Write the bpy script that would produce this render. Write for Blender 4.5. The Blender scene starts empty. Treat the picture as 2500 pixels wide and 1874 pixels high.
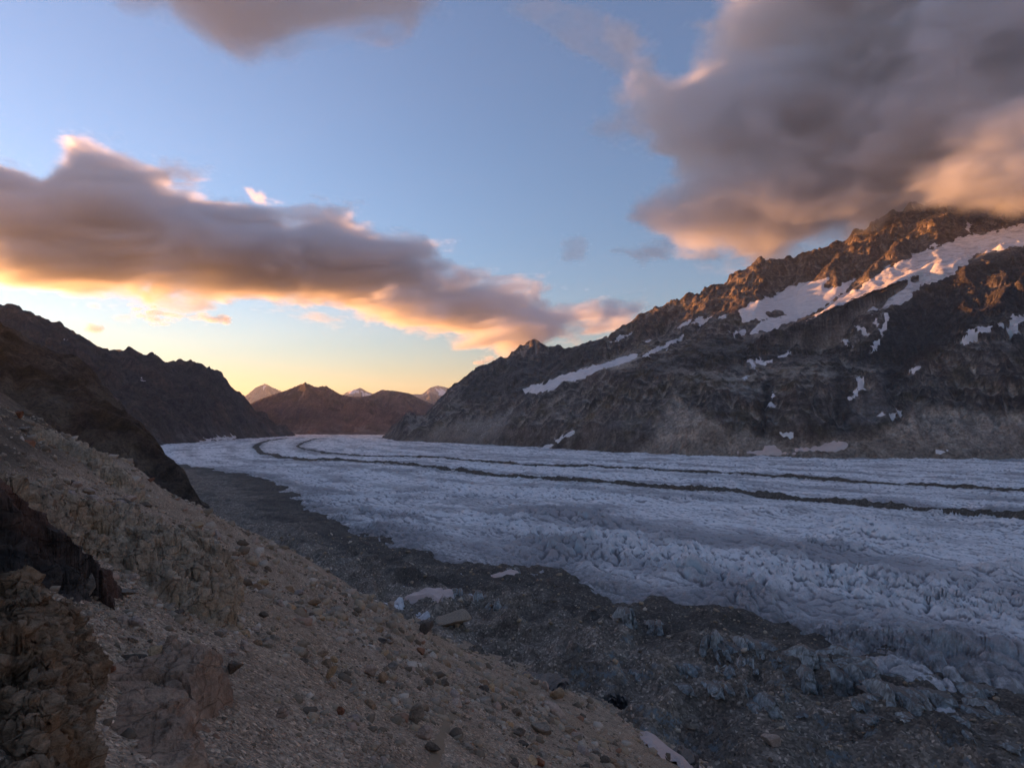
import bpy, math, random
import numpy as np
from math import radians as R

# ------------------------------------------------------------------ camera, sky, sun, exposure
sc = bpy.context.scene
COL = sc.collection
CAMZ, F, HX, HY = 80.0, 1389.0, 1250.0, 1041.0       # eye height over the ice, focal length / horizon in source pixels
cam = bpy.data.objects.new('camera', bpy.data.cameras.new('camera'))
COL.objects.link(cam)
cam.location = (0, 0, CAMZ)
cam.rotation_euler = (R(90), 0, 0)
cam.data.sensor_width = 36
cam.data.lens = 36 * F / 2500
cam.data.shift_y = (HY - 937) / 2500
cam.data.clip_start = 0.5
cam.data.clip_end = 120000
sc.camera = cam

SUN_AZ, SUN_EL = -65.0, 0.3                           # degrees left of the view direction, above the horizon
w = bpy.data.worlds.new('World')
sc.world = w
w.use_nodes = True
wn = w.node_tree.nodes
sky = wn.new('ShaderNodeTexSky')
sky.sky_type = 'NISHITA'
sky.sun_disc = False
sky.sun_elevation = R(SUN_EL)
sky.sun_rotation = R(SUN_AZ)
sky.altitude = 2200
sky.air_density = 1.6
sky.dust_density = 0.6
sky.ozone_density = 2.8
wn['Background'].inputs[1].default_value = 0.15
hs = wn.new('ShaderNodeHueSaturation')
hs.inputs['Saturation'].default_value = 0.84
gm = wn.new('ShaderNodeGamma')
gm.inputs[1].default_value = 1.16
w.node_tree.links.new(sky.outputs[0], hs.inputs['Color'])
w.node_tree.links.new(hs.outputs[0], gm.inputs[0])
w.node_tree.links.new(gm.outputs[0], wn['Background'].inputs[0])

sun = bpy.data.objects.new('sun', bpy.data.lights.new('sun', 'SUN'))
COL.objects.link(sun)
sun.data.energy = 2.3
sun.data.angle = R(0.5)
sun.data.color = (1.0, 0.43, 0.14)
sa, se = R(SUN_AZ), R(SUN_EL)
from mathutils import Vector
sund = Vector((math.sin(sa) * math.cos(se), math.cos(sa) * math.cos(se), math.sin(se)))   # towards the sun
sun.rotation_euler = sund.to_track_quat('Z', 'Y').to_euler()

vs = sc.view_settings
vs.view_transform = 'Standard'
vs.look = 'None'
vs.exposure = 3.2
vs.gamma = 1
vs.use_curve_mapping = False
sc.cycles.use_denoising = True
sc.cycles.volume_bounces = 4
sc.cycles.max_bounces = 6
sc.cycles.use_adaptive_sampling = True
sc.cycles.adaptive_threshold = 0.02
sc.cycles.volume_step_rate = 2.5
sc.cycles.volume_max_steps = 512

# ------------------------------------------------------------------ helpers: noise
rng = np.random.default_rng(7)
PERM = rng.permutation(1024).astype(np.int32)
PERM = np.concatenate([PERM, PERM])
ANG = rng.random(1024) * 2 * np.pi
GX, GY = np.cos(ANG).astype(np.float32), np.sin(ANG).astype(np.float32)
RX, RY = rng.random(1024).astype(np.float32), rng.random(1024).astype(np.float32)
G3 = rng.normal(size=(1024, 3)).astype(np.float32)
G3 /= np.linalg.norm(G3, axis=1)[:, None]


def hsh(ix, iy, seed=0):
    return PERM[PERM[(ix + seed * 131) & 1023] + (iy & 1023)]


def perlin(x, y, seed=0):
    x = np.asarray(x, np.float32); y = np.asarray(y, np.float32)
    ix = np.floor(x).astype(np.int32); iy = np.floor(y).astype(np.int32)
    fx = x - ix; fy = y - iy
    ux = fx * fx * fx * (fx * (fx * 6 - 15) + 10); uy = fy * fy * fy * (fy * (fy * 6 - 15) + 10)
    def g(a, b):
        h = hsh(ix + a, iy + b, seed)
        return GX[h] * (fx - a) + GY[h] * (fy - b)
    n0 = g(0, 0); n1 = g(1, 0); n0 = n0 + ux * (n1 - n0)
    m0 = g(0, 1); m1 = g(1, 1); m0 = m0 + ux * (m1 - m0)
    return (n0 + uy * (m0 - n0)) * 1.45


def fbm(x, y, oct=5, seed=0, gain=.5, lac=2.03):
    s = 0; a = 1
    for i in range(oct):
        s = s + a * perlin(x, y, seed + i); x = x * lac + 3.7; y = y * lac + 1.3; a *= gain
    return s


def ridged(x, y, oct=5, seed=0, gain=.5, lac=2.05):
    s = 0; a = 1; wgt = 1
    for i in range(oct):
        n = 1 - np.abs(perlin(x, y, seed + i)); n = n * n * wgt
        wgt = np.clip(n * 1.6, 0, 1)
        s = s + a * n; x = x * lac + 5.1; y = y * lac + 2.7; a *= gain
    return s


def billow(x, y, oct=4, seed=0, gain=.5):
    s = 0; a = 1
    for i in range(oct):
        s = s + a * np.abs(perlin(x, y, seed + i)); x = x * 2.1 + 2.3; y = y * 2.1 + 7.7; a *= gain
    return s


def worley(x, y, seed=0):
    """F1, F2 and a random value of the nearest cell"""
    x = np.asarray(x, np.float32); y = np.asarray(y, np.float32)
    ix = np.floor(x).astype(np.int32); iy = np.floor(y).astype(np.int32)
    f1 = np.full(x.shape, 9., np.float32); f2 = f1.copy(); cid = np.zeros(x.shape, np.float32)
    gx = f1 * 0; gy = f1 * 0
    for a in (-1, 0, 1):
        for b in (-1, 0, 1):
            h = hsh(ix + a, iy + b, seed)
            dx = ix + a + RX[h] - x; dy = iy + b + RY[h] - y
            d = np.sqrt(dx * dx + dy * dy)
            c = d < f1
            f2 = np.where(c, f1, np.minimum(f2, d))
            cid = np.where(c, RX[PERM[h]], cid); gx = np.where(c, dx, gx); gy = np.where(c, dy, gy)
            f1 = np.where(c, d, f1)
    return f1, f2, cid, gx, gy


def perlin3(x, y, z, seed=0):
    ix = np.floor(x).astype(np.int32); iy = np.floor(y).astype(np.int32); iz = np.floor(z).astype(np.int32)
    fx = (x - ix).astype(np.float32); fy = (y - iy).astype(np.float32); fz = (z - iz).astype(np.float32)
    u = fx * fx * (3 - 2 * fx); v = fy * fy * (3 - 2 * fy); q = fz * fz * (3 - 2 * fz)
    def g(a, b, c):
        h = PERM[hsh(ix + a, iy + b, seed) + ((iz + c) & 1023)]
        gg = G3[h]
        return gg[..., 0] * (fx - a) + gg[..., 1] * (fy - b) + gg[..., 2] * (fz - c)
    def pl(c):
        a0 = g(0, 0, c); a1 = g(1, 0, c); b0 = g(0, 1, c); b1 = g(1, 1, c)
        a0 = a0 + u * (a1 - a0); b0 = b0 + u * (b1 - b0)
        return a0 + v * (b0 - a0)
    p0 = pl(0); p1 = pl(1)
    return (p0 + q * (p1 - p0)) * 1.5


def fbm3(x, y, z, oct=4, seed=0, gain=.5):
    s = 0; a = 1
    for i in range(oct):
        s = s + a * perlin3(x, y, z, seed + i); x = x * 2.03 + 3.1; y = y * 2.03 + 1.9; z = z * 2.03 + 7.3; a *= gain
    return s


def sstep(a, b, x):
    t = np.clip((x - a) / (b - a), 0, 1)
    return t * t * (3 - 2 * t)


def erosion(x, y, dx, dy, seed=0):
    """gullies that run down the slope: stripes across (dx,dy), cell by cell"""
    ix = np.floor(x).astype(np.int32); iy = np.floor(y).astype(np.int32)
    fx = x - ix; fy = y - iy
    s = 0; wt = 0; gx = 0
    for a in (-1, 0, 1, 2):
        for b in (-1, 0, 1, 2):
            h = hsh(ix + a, iy + b, seed)
            px = fx - a - (RX[h] - .5) * .9; py = fy - b - (RY[h] - .5) * .9
            ww = np.exp(-2 * (px * px + py * py))
            m = (px * dx + py * dy) * 6.2832
            s = s + np.cos(m) * ww; gx = gx + np.sin(m) * ww; wt = wt + ww
    return s / wt, gx / wt


# ------------------------------------------------------------------ helpers: geometry
def U(px, py, D):
    """source pixel at depth D -> world point"""
    return ((px - HX) / F * D, D, CAMZ + (HY - py) / F * D)


def poly3(pts):
    return np.array([U(*p) for p in pts], np.float64)


def seg_dist(X, Y, P):
    """distance, signed side, parameter and interpolated z for a polyline P (n,3)"""
    best = np.full(X.shape, 1e12); side = np.zeros(X.shape); zz = np.zeros(X.shape); tt = np.zeros(X.shape); acc = 0.0
    for a, b in zip(P[:-1], P[1:]):
        ex, ey = b[0] - a[0], b[1] - a[1]; L2 = ex * ex + ey * ey + 1e-9
        t = np.clip(((X - a[0]) * ex + (Y - a[1]) * ey) / L2, 0, 1)
        dx = X - a[0] - t * ex; dy = Y - a[1] - t * ey
        d = dx * dx + dy * dy
        c = d < best
        best = np.where(c, d, best)
        side = np.where(c, np.sign(ex * dy - ey * dx), side)
        zz = np.where(c, a[2] + t * (b[2] - a[2]) if len(a) > 2 else 0, zz)
        tt = np.where(c, acc + t * math.sqrt(L2), tt)
        acc += math.sqrt(L2)
    return np.sqrt(best), side, tt, zz


def ridges(X, Y, rl, soft=14.0):
    """smooth maximum over ridge lines; each is (points, slope, crest radius[, slope on the other side])"""
    acc = 0; M = None; hs = []
    for r in rl:
        P, k, rad = r[:3]
        k2 = r[3] if len(r) > 3 else k
        h = np.full(X.shape, -1e9)
        for a, b in zip(P[:-1], P[1:]):
            ex, ey = b[0] - a[0], b[1] - a[1]; L2 = ex * ex + ey * ey + 1e-9
            t = np.clip(((X - a[0]) * ex + (Y - a[1]) * ey) / L2, 0, 1)
            dx = X - a[0] - t * ex; dy = Y - a[1] - t * ey
            kk = np.where(ex * dy - ey * dx > 0, k2, k)
            h = np.maximum(h, a[2] + t * (b[2] - a[2]) - kk * (np.sqrt(dx * dx + dy * dy + rad * rad) - rad))
        hs.append(h)
    M = hs[0]
    for h in hs[1:]: M = np.maximum(M, h)
    for h in hs: acc = acc + np.exp(np.clip((h - M) / soft, -40, 0))
    return M + soft * np.log(acc)


def grad(X, Y, Z):
    Xi, Xj = np.gradient(X); Yi, Yj = np.gradient(Y); Zi, Zj = np.gradient(Z)
    det = Xi * Yj - Xj * Yi
    det = np.where(np.abs(det) < 1e-9, 1e-9, det)
    return (Zi * Yj - Zj * Yi) / det, (Xi * Zj - Xj * Zi) / det


def blur(Z, n=2):
    for _ in range(n):
        P = np.pad(Z, 1, mode='edge')
        Z = (P[1:-1, 1:-1] * 4 + (P[:-2, 1:-1] + P[2:, 1:-1] + P[1:-1, :-2] + P[1:-1, 2:]) * 2
             + P[:-2, :-2] + P[:-2, 2:] + P[2:, :-2] + P[2:, 2:]) / 16
    return Z


def mesh_from(verts, faces, name, smooth=True):
    verts = np.asarray(verts, np.float32); faces = np.asarray(faces, np.int32)
    me = bpy.data.meshes.new(name)
    n = faces.shape[1]
    me.vertices.add(len(verts)); me.vertices.foreach_set('co', verts.ravel())
    me.loops.add(faces.size); me.loops.foreach_set('vertex_index', faces.ravel())
    me.polygons.add(len(faces))
    me.polygons.foreach_set('loop_start', np.arange(0, faces.size, n, dtype=np.int32))
    me.polygons.foreach_set('loop_total', np.full(len(faces), n, np.int32))
    if smooth: me.polygons.foreach_set('use_smooth', np.ones(len(faces), bool))
    me.update(calc_edges=True)
    return me


def attr(me, name, data):
    a = me.attributes.new(name, 'FLOAT', 'POINT')
    a.data.foreach_set('value', np.ascontiguousarray(np.asarray(data, np.float32).ravel()))


def grid_faces(n, m, keep=None):
    idx = np.arange(n * m, dtype=np.int32).reshape(n, m)
    q = np.stack([idx[:-1, :-1], idx[:-1, 1:], idx[1:, 1:], idx[1:, :-1]], -1).reshape(-1, 4)
    if keep is not None: q = q[keep.ravel()]
    return q


def compact(V, Fc, extra=()):
    used = np.unique(Fc)
    m = np.full(len(V), -1, np.int32); m[used] = np.arange(len(used))
    return V[used], m[Fc], [e[used] for e in extra]


def put(name, me, mat, label=None, cat=None, group=None, kind=None, parent=None, loc=None):
    o = bpy.data.objects.new(name, me)
    COL.objects.link(o)
    if mat is not None and me is not None and not me.materials: me.materials.append(mat)
    tag(o, label, cat, group, kind)
    if parent: o.parent = parent
    if loc is not None: o.location = loc
    return o


def tag(o, label=None, cat=None, group=None, kind=None):
    if label: o['label'] = label
    if cat: o['category'] = cat
    if group: o['group'] = group
    if kind: o['kind'] = kind


def grid_obj(name, X, Y, Z, mat, keep=None, attrs=None, up=True, **kw):
    V = np.stack([X, Y, Z], -1).reshape(-1, 3)
    f = grid_faces(*X.shape, keep)
    # make the faces look up
    a, b, c = V[f[len(f) // 2][0]], V[f[len(f) // 2][1]], V[f[len(f) // 2][2]]
    if np.cross(b - a, c - a)[2] < 0: f = f[:, ::-1]
    ex = [np.asarray(v).ravel() for v in (attrs or {}).values()]
    V, f, ex = compact(V, f, ex)
    me = mesh_from(V, f, name)
    for k, e in zip((attrs or {}).keys(), ex): attr(me, k, e)
    return put(name, me, mat, **kw)


def in_poly(px, py, P):
    c = np.zeros(px.shape, bool)
    for (x0, y0), (x1, y1) in zip(P, P[1:] + P[:1]):
        if y0 == y1: continue
        c ^= ((y0 > py) != (y1 > py)) & (px < (x1 - x0) * (py - y0) / (y1 - y0) + x0)
    return c


def poly_sd(px, py, P):
    """signed distance, positive inside"""
    d = np.full(px.shape, 1e9)
    for (x0, y0), (x1, y1) in zip(P, P[1:] + P[:1]):
        ex, ey = x1 - x0, y1 - y0
        t = np.clip(((px - x0) * ex + (py - y0) * ey) / (ex * ex + ey * ey + 1e-9), 0, 1)
        d = np.minimum(d, np.hypot(px - x0 - t * ex, py - y0 - t * ey))
    return np.where(in_poly(px, py, P), d, -d)


def proj(X, Y, Z):
    return HX + F * X / Y, HY - F * (Z - CAMZ) / Y


# ------------------------------------------------------------------ helpers: materials
class NT:
    def __init__(s, name):
        s.m = bpy.data.materials.new(name); s.m.use_nodes = True
        s.t = s.m.node_tree; s.n = s.t.nodes; s.b = s.n['Principled BSDF']
        s.pos = s.n.new('ShaderNodeNewGeometry')
    def link(s, a, b): s.t.links.new(a, b)
    def setin(s, node, i, v):
        if hasattr(v, 'is_output'): s.link(v, node.inputs[i])
        else: node.inputs[i].default_value = v
    def vmap(s, vec=None, scale=(1, 1, 1), rot=(0, 0, 0)):
        m = s.n.new('ShaderNodeMapping'); s.link(vec or s.pos.outputs['Position'], m.inputs[0])
        m.inputs['Scale'].default_value = scale; m.inputs['Rotation'].default_value = rot
        return m.outputs[0]
    def noise(s, scale, detail=6, rough=.6, vec=None, dist=0, ridge=False):
        n = s.n.new('ShaderNodeTexNoise'); s.link(vec or s.pos.outputs['Position'], n.inputs['Vector'])
        if ridge: n.noise_type = 'RIDGED_MULTIFRACTAL'
        n.inputs['Scale'].default_value = scale; n.inputs['Detail'].default_value = detail
        n.inputs['Roughness'].default_value = rough; n.inputs['Distortion'].default_value = dist
        return n.outputs[0]
    def vor(s, scale, vec=None, feat='F1', rnd=1.0, out=0):
        n = s.n.new('ShaderNodeTexVoronoi'); s.link(vec or s.pos.outputs['Position'], n.inputs['Vector'])
        n.feature = feat; n.inputs['Scale'].default_value = scale; n.inputs['Randomness'].default_value = rnd
        return n.outputs[out]
    def ramp(s, fac, stops):
        r = s.n.new('ShaderNodeValToRGB'); s.link(fac, r.inputs[0])
        e = r.color_ramp.elements
        while len(e) < len(stops): e.new(.5)
        for el, (p, c) in zip(e, stops):
            el.position = p; el.color = (*c, 1) if isinstance(c, tuple) else (c, c, c, 1)
        return r.outputs[0]
    def mix(s, fac, a, b, mode='MIX'):
        m = s.n.new('ShaderNodeMix'); m.data_type = 'RGBA'; m.blend_type = mode
        s.setin(m, 0, fac)
        for i, v in ((6, a), (7, b)):
            if isinstance(v, tuple): v = (*v, 1)
            s.setin(m, i, v)
        return m.outputs[2]
    def math(s, op, a, b=0.0, clamp=False):
        m = s.n.new('ShaderNodeMath'); m.operation = op; m.use_clamp = clamp
        s.setin(m, 0, a); s.setin(m, 1, b)
        return m.outputs[0]
    def attr(s, name):
        a = s.n.new('ShaderNodeAttribute'); a.attribute_name = name
        return a.outputs['Fac']
    def nz(s):
        x = s.n.new('ShaderNodeSeparateXYZ'); s.link(s.pos.outputs['Normal'], x.inputs[0]); return x.outputs[2]
    def bump(s, h, dist, strength=1.0, prev=None):
        b = s.n.new('ShaderNodeBump'); s.setin(b, 'Height', h); b.inputs['Distance'].default_value = dist
        b.inputs['Strength'].default_value = strength
        if prev is not None: s.link(prev, b.inputs['Normal'])
        return b.outputs[0]
    def done(s, col, rough=.9, nrm=None, spec=.3):
        s.setin(s.b, 'Base Color', (*col, 1) if isinstance(col, tuple) else col)
        s.setin(s.b, 'Roughness', rough); s.b.inputs['Specular IOR Level'].default_value = spec
        if nrm is not None: s.link(nrm, s.b.inputs['Normal'])
        return s.m


def mat_mountain(name, dark, mid, light, talus, olive, olive_amt=.5, sc_=1.0, warm=(.2, .12, .08), vein=.4):
    t = NT(name)
    n1 = t.noise(.004 * sc_, 9, .62)
    n2 = t.noise(.02 * sc_, 9, .7, dist=.6)
    strata = t.noise(1, 7, .65, t.vmap(scale=(.006 * sc_, .012 * sc_, .035 * sc_), rot=(.5, .55, .3)), dist=.5)
    rock = t.ramp(n2, [(.3, dark), (.52, mid), (.72, light)])
    rock = t.mix(t.ramp(strata, [(.42, 0.0), (.62, 1.0)]), rock, t.mix(.55, rock, light))
    rock = t.mix(t.math('MULTIPLY', t.ramp(n1, [(.48, 0.0), (.66, 1.0)]), .6), rock, warm)
    om = t.math('MULTIPLY', t.ramp(t.noise(.007 * sc_, 8, .6, t.vmap(rot=(0, 0, 1))), [(.5, 0.0), (.6, 1.0)]), olive_amt)
    rock = t.mix(om, rock, olive)
    run = t.noise(1, 9, .72, t.vmap(scale=(.030 * sc_, .0065 * sc_, .008 * sc_), rot=(0, 0, .25)), dist=.7)
    rock = t.mix(1, rock, t.ramp(run, [(.32, .45), (.5, .95), (.66, 1.6)]), 'MULTIPLY')
    ta = t.math('MULTIPLY', t.attr('talus'), t.ramp(t.noise(.03 * sc_, 5, .6), [(.3, .45), (.6, 1.0)]))
    tcol = t.mix(t.noise(.25 * sc_, 8, .75), tuple(c * .75 for c in talus), tuple(c * 1.3 for c in talus))
    col = t.mix(t.math('MINIMUM', t.math('MULTIPLY', ta, 1.15), 1.0), rock, tcol)
    pale = t.math('MULTIPLY', t.attr('pale'), t.ramp(strata, [(.4, .15), (.6, 1.0)]))
    col = t.mix(pale, col, (.34, .31, .29))
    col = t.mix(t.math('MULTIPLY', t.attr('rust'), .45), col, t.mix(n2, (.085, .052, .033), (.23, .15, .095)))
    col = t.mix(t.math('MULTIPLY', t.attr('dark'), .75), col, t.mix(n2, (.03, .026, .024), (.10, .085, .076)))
    fine = t.noise(.12 * sc_, 10, .75)
    col = t.mix(1, col, t.ramp(fine, [(.3, .45), (.5, .95), (.7, 1.5)]), 'MULTIPLY')
    h = t.math('ADD', t.math('ADD', t.noise(.05 * sc_, 10, .7), t.math('MULTIPLY', run, .9)), t.math('MULTIPLY', strata, .6))
    inv = t.math('SUBTRACT', 1.0, t.math('MULTIPLY', ta, .8))
    nb = t.bump(t.math('MULTIPLY', h, inv), 20 / sc_, 1)
    nb = t.bump(t.noise(.4 * sc_, 6, .7), 2.0 / sc_, .8, nb)
    return t.done(col, .95, nb, .15)

# ================================================================== THE SETTING
def fit_skyline(X, Y, Z, px, tab, passes=3, sm=21, zmin=25):
    """scale the heights column by column so that the crest stands as high as measured"""
    p = np.asarray(px).ravel()
    tabp = [t[0] for t in tab]
    on = sstep(tabp[0] - 60, tabp[0], p) * sstep(tabp[-1] + 60, tabp[-1], p)
    for _ in range(passes):
        r = (Z - CAMZ) / Y; j = np.argmax(r, axis=1); i = np.arange(len(p))
        Dc = Y[i, j]; want = (HY - np.interp(p, tabp, [t[1] for t in tab])) / F
        k = (want * Dc + CAMZ + 20) / np.maximum(r[i, j] * Dc + CAMZ + 20, 15)
        k = np.clip(k, .5, 2.0)
        ker = np.ones(sm) / sm
        k = np.convolve(np.pad(k, sm // 2, mode='edge'), ker, mode='valid')
        k = 1 + (k - 1) * on
        Z = np.where(Z > 0, Z * (1 + (k[:, None] - 1) * sstep(0, zmin * 4, Z)), Z)
    return Z


# ------------------------------------------------------------------ right mountain
def lerp_px(px, tab):
    return np.interp(px, [t[0] for t in tab], [t[1] for t in tab])


def detail(X, Y, Z, amp, wl, oct, seed, cut=40., k=1.0):
    """gullies down the slope, then rocky noise; amp in metres, wl the largest gully spacing"""
    gx, gy = grad(X, Y, blur(Z, 6))
    s = np.hypot(gx, gy) + 1e-6
    dx, dy = -gy / s, gx / s
    st = np.clip(s / .55, .15, 1.25)
    H = 0; a = amp; f = 1 / wl
    ox, oy = dx * 0, dx * 0
    for i in range(oct):
        c, sn = erosion(X * f, Y * f, (dx + ox) * k, (dy + oy) * k, seed + i)
        H = H + a * c * st
        ox = ox + dy * sn * .35; oy = oy - dx * sn * .35
        a *= .52; f *= 2.0
    return H


def c3(l): return [(1200 + x / 2.551, 500 + y / 2.551) for x, y in l]
def c4(l): return [(1800 + x / 2.369, 450 + y / 2.369) for x, y in l]
def c1(l): return [(x / 2.458, 650 + y / 2.458) for x, y in l]
def c2(l): return [(500 + x / 2.765, 780 + y / 2.765) for x, y in l]


HG1 = c4([(330, 838), (480, 740), (560, 665), (700, 600), (850, 490), (1000, 420), (1100, 380), (1200, 345), (1330, 290), (1430, 290), (1680, 220), (1680, 340), (1560, 375), (1400, 400),
                 (1300, 470), (1220, 540), (1150, 555), (1060, 585), (1020, 640), (950, 690), (880, 715), (740, 735), (680, 760), (620, 810), (570, 835), (480, 820), (420, 815)])
HG2 = c4([(0, 735), (70, 690), (165, 650), (205, 655), (290, 590), (420, 560), (520, 543), (505, 600), (560, 600), (620, 570), (680, 548), (650, 595), (560, 660), (480, 720), (400, 760), (300, 800),
                 (200, 840), (70, 870), (110, 810), (170, 780), (40, 795), (20, 760)])
HG3 = c3([(165, 1135), (215, 1140), (240, 1120), (330, 1112), (400, 1070), (480, 1045), (560, 1020), (640, 995), (740, 975), (830, 940), (915, 925), (905, 955), (820, 992), (700, 1018), (620, 1050),
                 (560, 1085), (480, 1105), (440, 1105), (390, 1150), (340, 1158), (280, 1172), (215, 1170)])


def build_right():
    lo = [(800, 4300), (950, 3300), (1100, 2600), (1300, 2050), (1500, 1750), (1800, 1480), (2100, 1380), (2900, 1280)]
    hi = [(800, 5200), (950, 5200), (1300, 5000), (1480, 4000), (1900, 3700), (2500, 3350), (2900, 3300)]
    n, m = 600, 520
    px = np.linspace(820, 2860, n)[:, None]
    v = np.linspace(0, 1, m)[None, :]
    D = lerp_px(px, lo) + (lerp_px(px, hi) - lerp_px(px, lo)) * v
    X = (px - HX) / F * D; Y = D + 0 * px
    wx = X + 45 * fbm(X / 420, Y / 420, 3, 11); wy = Y + 45 * fbm(X / 420, Y / 420, 3, 15)
    P = poly3
    rl = [
        # crest: dark wall on the left, then the long crest climbing right into the cloud
        (P([(925, 1068, 4750), (960, 1062, 4650), (1010, 1038, 4450), (1060, 985, 4250), (1110, 935, 4050), (1180, 890, 3880), (1240, 868, 3780),
            (1330, 862, 3680), (1385, 846, 3620), (1440, 831, 3580), (1475, 824, 3540)]), .62, 12),
        (P([(1475, 826, 3540), (1520, 795, 3500), (1560, 768, 3450), (1640, 734, 3400), (1700, 712, 3360), (1760, 690, 3330), (1820, 652, 3300),
            (1858, 628, 3280), (1900, 634, 3260), (2000, 606, 3230), (2050, 588, 3220), (2100, 560, 3200), (2150, 530, 3180), (2210, 503, 3150),
            (2300, 484, 3120), (2400, 470, 3080), (2500, 455, 3040), (2900, 400, 2950)]), .74, 8, .8),
        (P([(1225, 885, 4500), (1262, 850, 4500), (1300, 824, 4480), (1332, 842, 4450), (1362, 842, 4440), (1395, 862, 4400)]), 1.0, 6),
        # ribs under the crest
        (P([(1650, 740, 3350), (1590, 784, 3230), (1545, 845, 3120)]), .8, 10),
        (P([(1860, 634, 3250), (1800, 715, 3080), (1770, 770, 2980)]), .85, 10),
        (P([(1960, 622, 3220), (1930, 700, 3050)]), .9, 10),
        (P([(2100, 565, 3170), (2060, 650, 2980)]), .9, 10),
        # spur that shuts in the long snow gully
        (P([(1760, 800, 2880), (1640, 822, 2990), (1560, 855, 3060), (1480, 893, 3090), (1400, 930, 3120), (1330, 962, 3120), (1260, 1010, 3050),
            (1200, 1050, 2950), (1150, 1085, 2850)]), .5, 25, .34),
        # shelf edge under the hanging ice
        (P([(1760, 815, 2750), (1850, 846, 2560), (1960, 860, 2430), (2060, 838, 2380), (2160, 760, 2400), (2230, 690, 2420), (2330, 632, 2450),
            (2500, 585, 2500), (2900, 500, 2500)]), .78, 30, .42),
        # pale slab spur
        (P([(1700, 850, 2720), (1620, 925, 2480), (1540, 985, 2280), (1470, 1030, 2130), (1430, 1085, 2010)]), .55, 40),
        # round buttress
        (P([(1930, 862, 2420), (2010, 868, 2280), (2020, 905, 2130), (1985, 970, 1950), (1950, 1040, 1770)]), .95, 55),
        # small buttress between the fan and the gully
        (P([(1850, 900, 2380), (1820, 980, 2130), (1800, 1050, 1900)]), .7, 40),
        # right shoulder
        (P([(2900, 690, 1800), (2500, 775, 1790), (2400, 838, 1760), (2300, 905, 1710), (2190, 985, 1640), (2120, 1050, 1580)]), .52, 45, .75),
        (P([(2500, 690, 2150), (2400, 770, 2080), (2330, 830, 1990)]), .8, 40),
    ]
    Z = ridges(wx, wy, rl, 16)
    foot = np.array([U(p, 1041 + 80 * F / d, d) for p, d in [(860, 7500), (915, 4900), (970, 3300), (1200, 2600), (1450, 1960), (1700, 1640), (2000, 1500), (2500, 1440), (2950, 1400)]])
    d, s, t, _ = seg_dist(X, Y, foot)
    sd = d * np.where(s > 0, 1, -1)          # positive inland
    tal = np.clip(.12 * sd, -30, 60) + np.clip(.30 * (sd - 60), 0, 170) + 5 * fbm(X / 180, Y / 180, 3, 31)
    tal = np.where(px < 1250, tal - .02 * (1250 - px) * 6, tal)
    tm = sstep(-30, 25, tal - Z + 12 * fbm(X / 60, Y / 60, 4, 37))
    Z = np.maximum(Z, tal) + 8 * np.exp(-np.abs(Z - tal) / 12)
    Z = np.minimum(Z, -4 + .75 * (sd + 14 * fbm(X / 70, Y / 70, 3, 39)) + np.clip(.012 * sd * sd, 0, 40) * (sd > 0))
    a = np.clip((Z - 5) / 160, .08, 1) * (1 - .9 * tm)
    bx, by = proj(X, Y, Z)
    ice = np.maximum.reduce([sstep(-25, 10, poly_sd(bx, by, h)) for h in (HG1, HG2, HG3)])
    a = a * (1 - .8 * ice)                          # ice and firn have ground the rock under them smooth
    Z = Z + a * detail(X, Y, Z, 42, 480, 6, 41)
    big = sstep(-.35, .35, fbm(X / 260, Y / 260, 3, 59))                 # massive and broken rock
    Z = Z + a * (.5 + .8 * big) * (10 * (ridged(X / 130, Y / 130, 5, 61, .55) - .75) + 6 * fbm(X / 38, Y / 38, 4, 71, .62) + 3.2 * (ridged(X / 17, Y / 17, 3, 73, .6) - .7))
    # cliff bands and ledges along tilted strata
    for per, am, sd_ in ((82, 17, 77), (31, 7, 79)):
        q = (Z + .30 * X - .12 * Y + per * .8 * fbm(X / 240, Y / 240, 4, sd_)) / per
        fr = q - np.floor(q)
        Z = Z + a * am * (sstep(.3, .62, fr) - fr) * (.4 + .6 * big)
    # ragged crest
    Z = Z + sstep(420, 640, Z) * (1 - .8 * ice) * (8 * (ridged(X / 75, Y / 75, 4, 81, .55) - .8) + 9 * fbm(X / 160, Y / 160, 3, 85))
    Z = fit_skyline(X, Y, Z, px, [(1030, 1015), (1060, 985), (1110, 935), (1180, 888), (1240, 868), (1262, 850), (1300, 826), (1335, 842), (1365, 844), (1400, 848), (1440, 832), (1475, 824), (1520, 796), (1560, 768), (1640, 734),
        (1700, 712), (1760, 690), (1820, 652), (1858, 628), (1900, 634), (2000, 606), (2050, 588), (2100, 560), (2150, 530), (2210, 503), (2300, 484), (2400, 470), (2500, 455), (2860, 405)])
    g1, g2 = grad(X, Y, blur(Z, 2)); slope = np.hypot(g1, g2)
    hol = np.maximum(sstep(1.5, 9, blur(Z, 14) - Z), .8 * sstep(.8, 4, blur(Z, 4) - Z)); rib = np.maximum(sstep(1.5, 9, Z - blur(Z, 14)), .8 * sstep(.8, 4, Z - blur(Z, 4)))
    ppx, ppy = proj(X, Y, Z)
    wob = 14 * fbm(ppx / 60, ppy / 60, 4, 90)
    def mask(P_, soft=14): return sstep(-soft, soft, poly_sd(ppx, ppy, P_) + wob)
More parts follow.
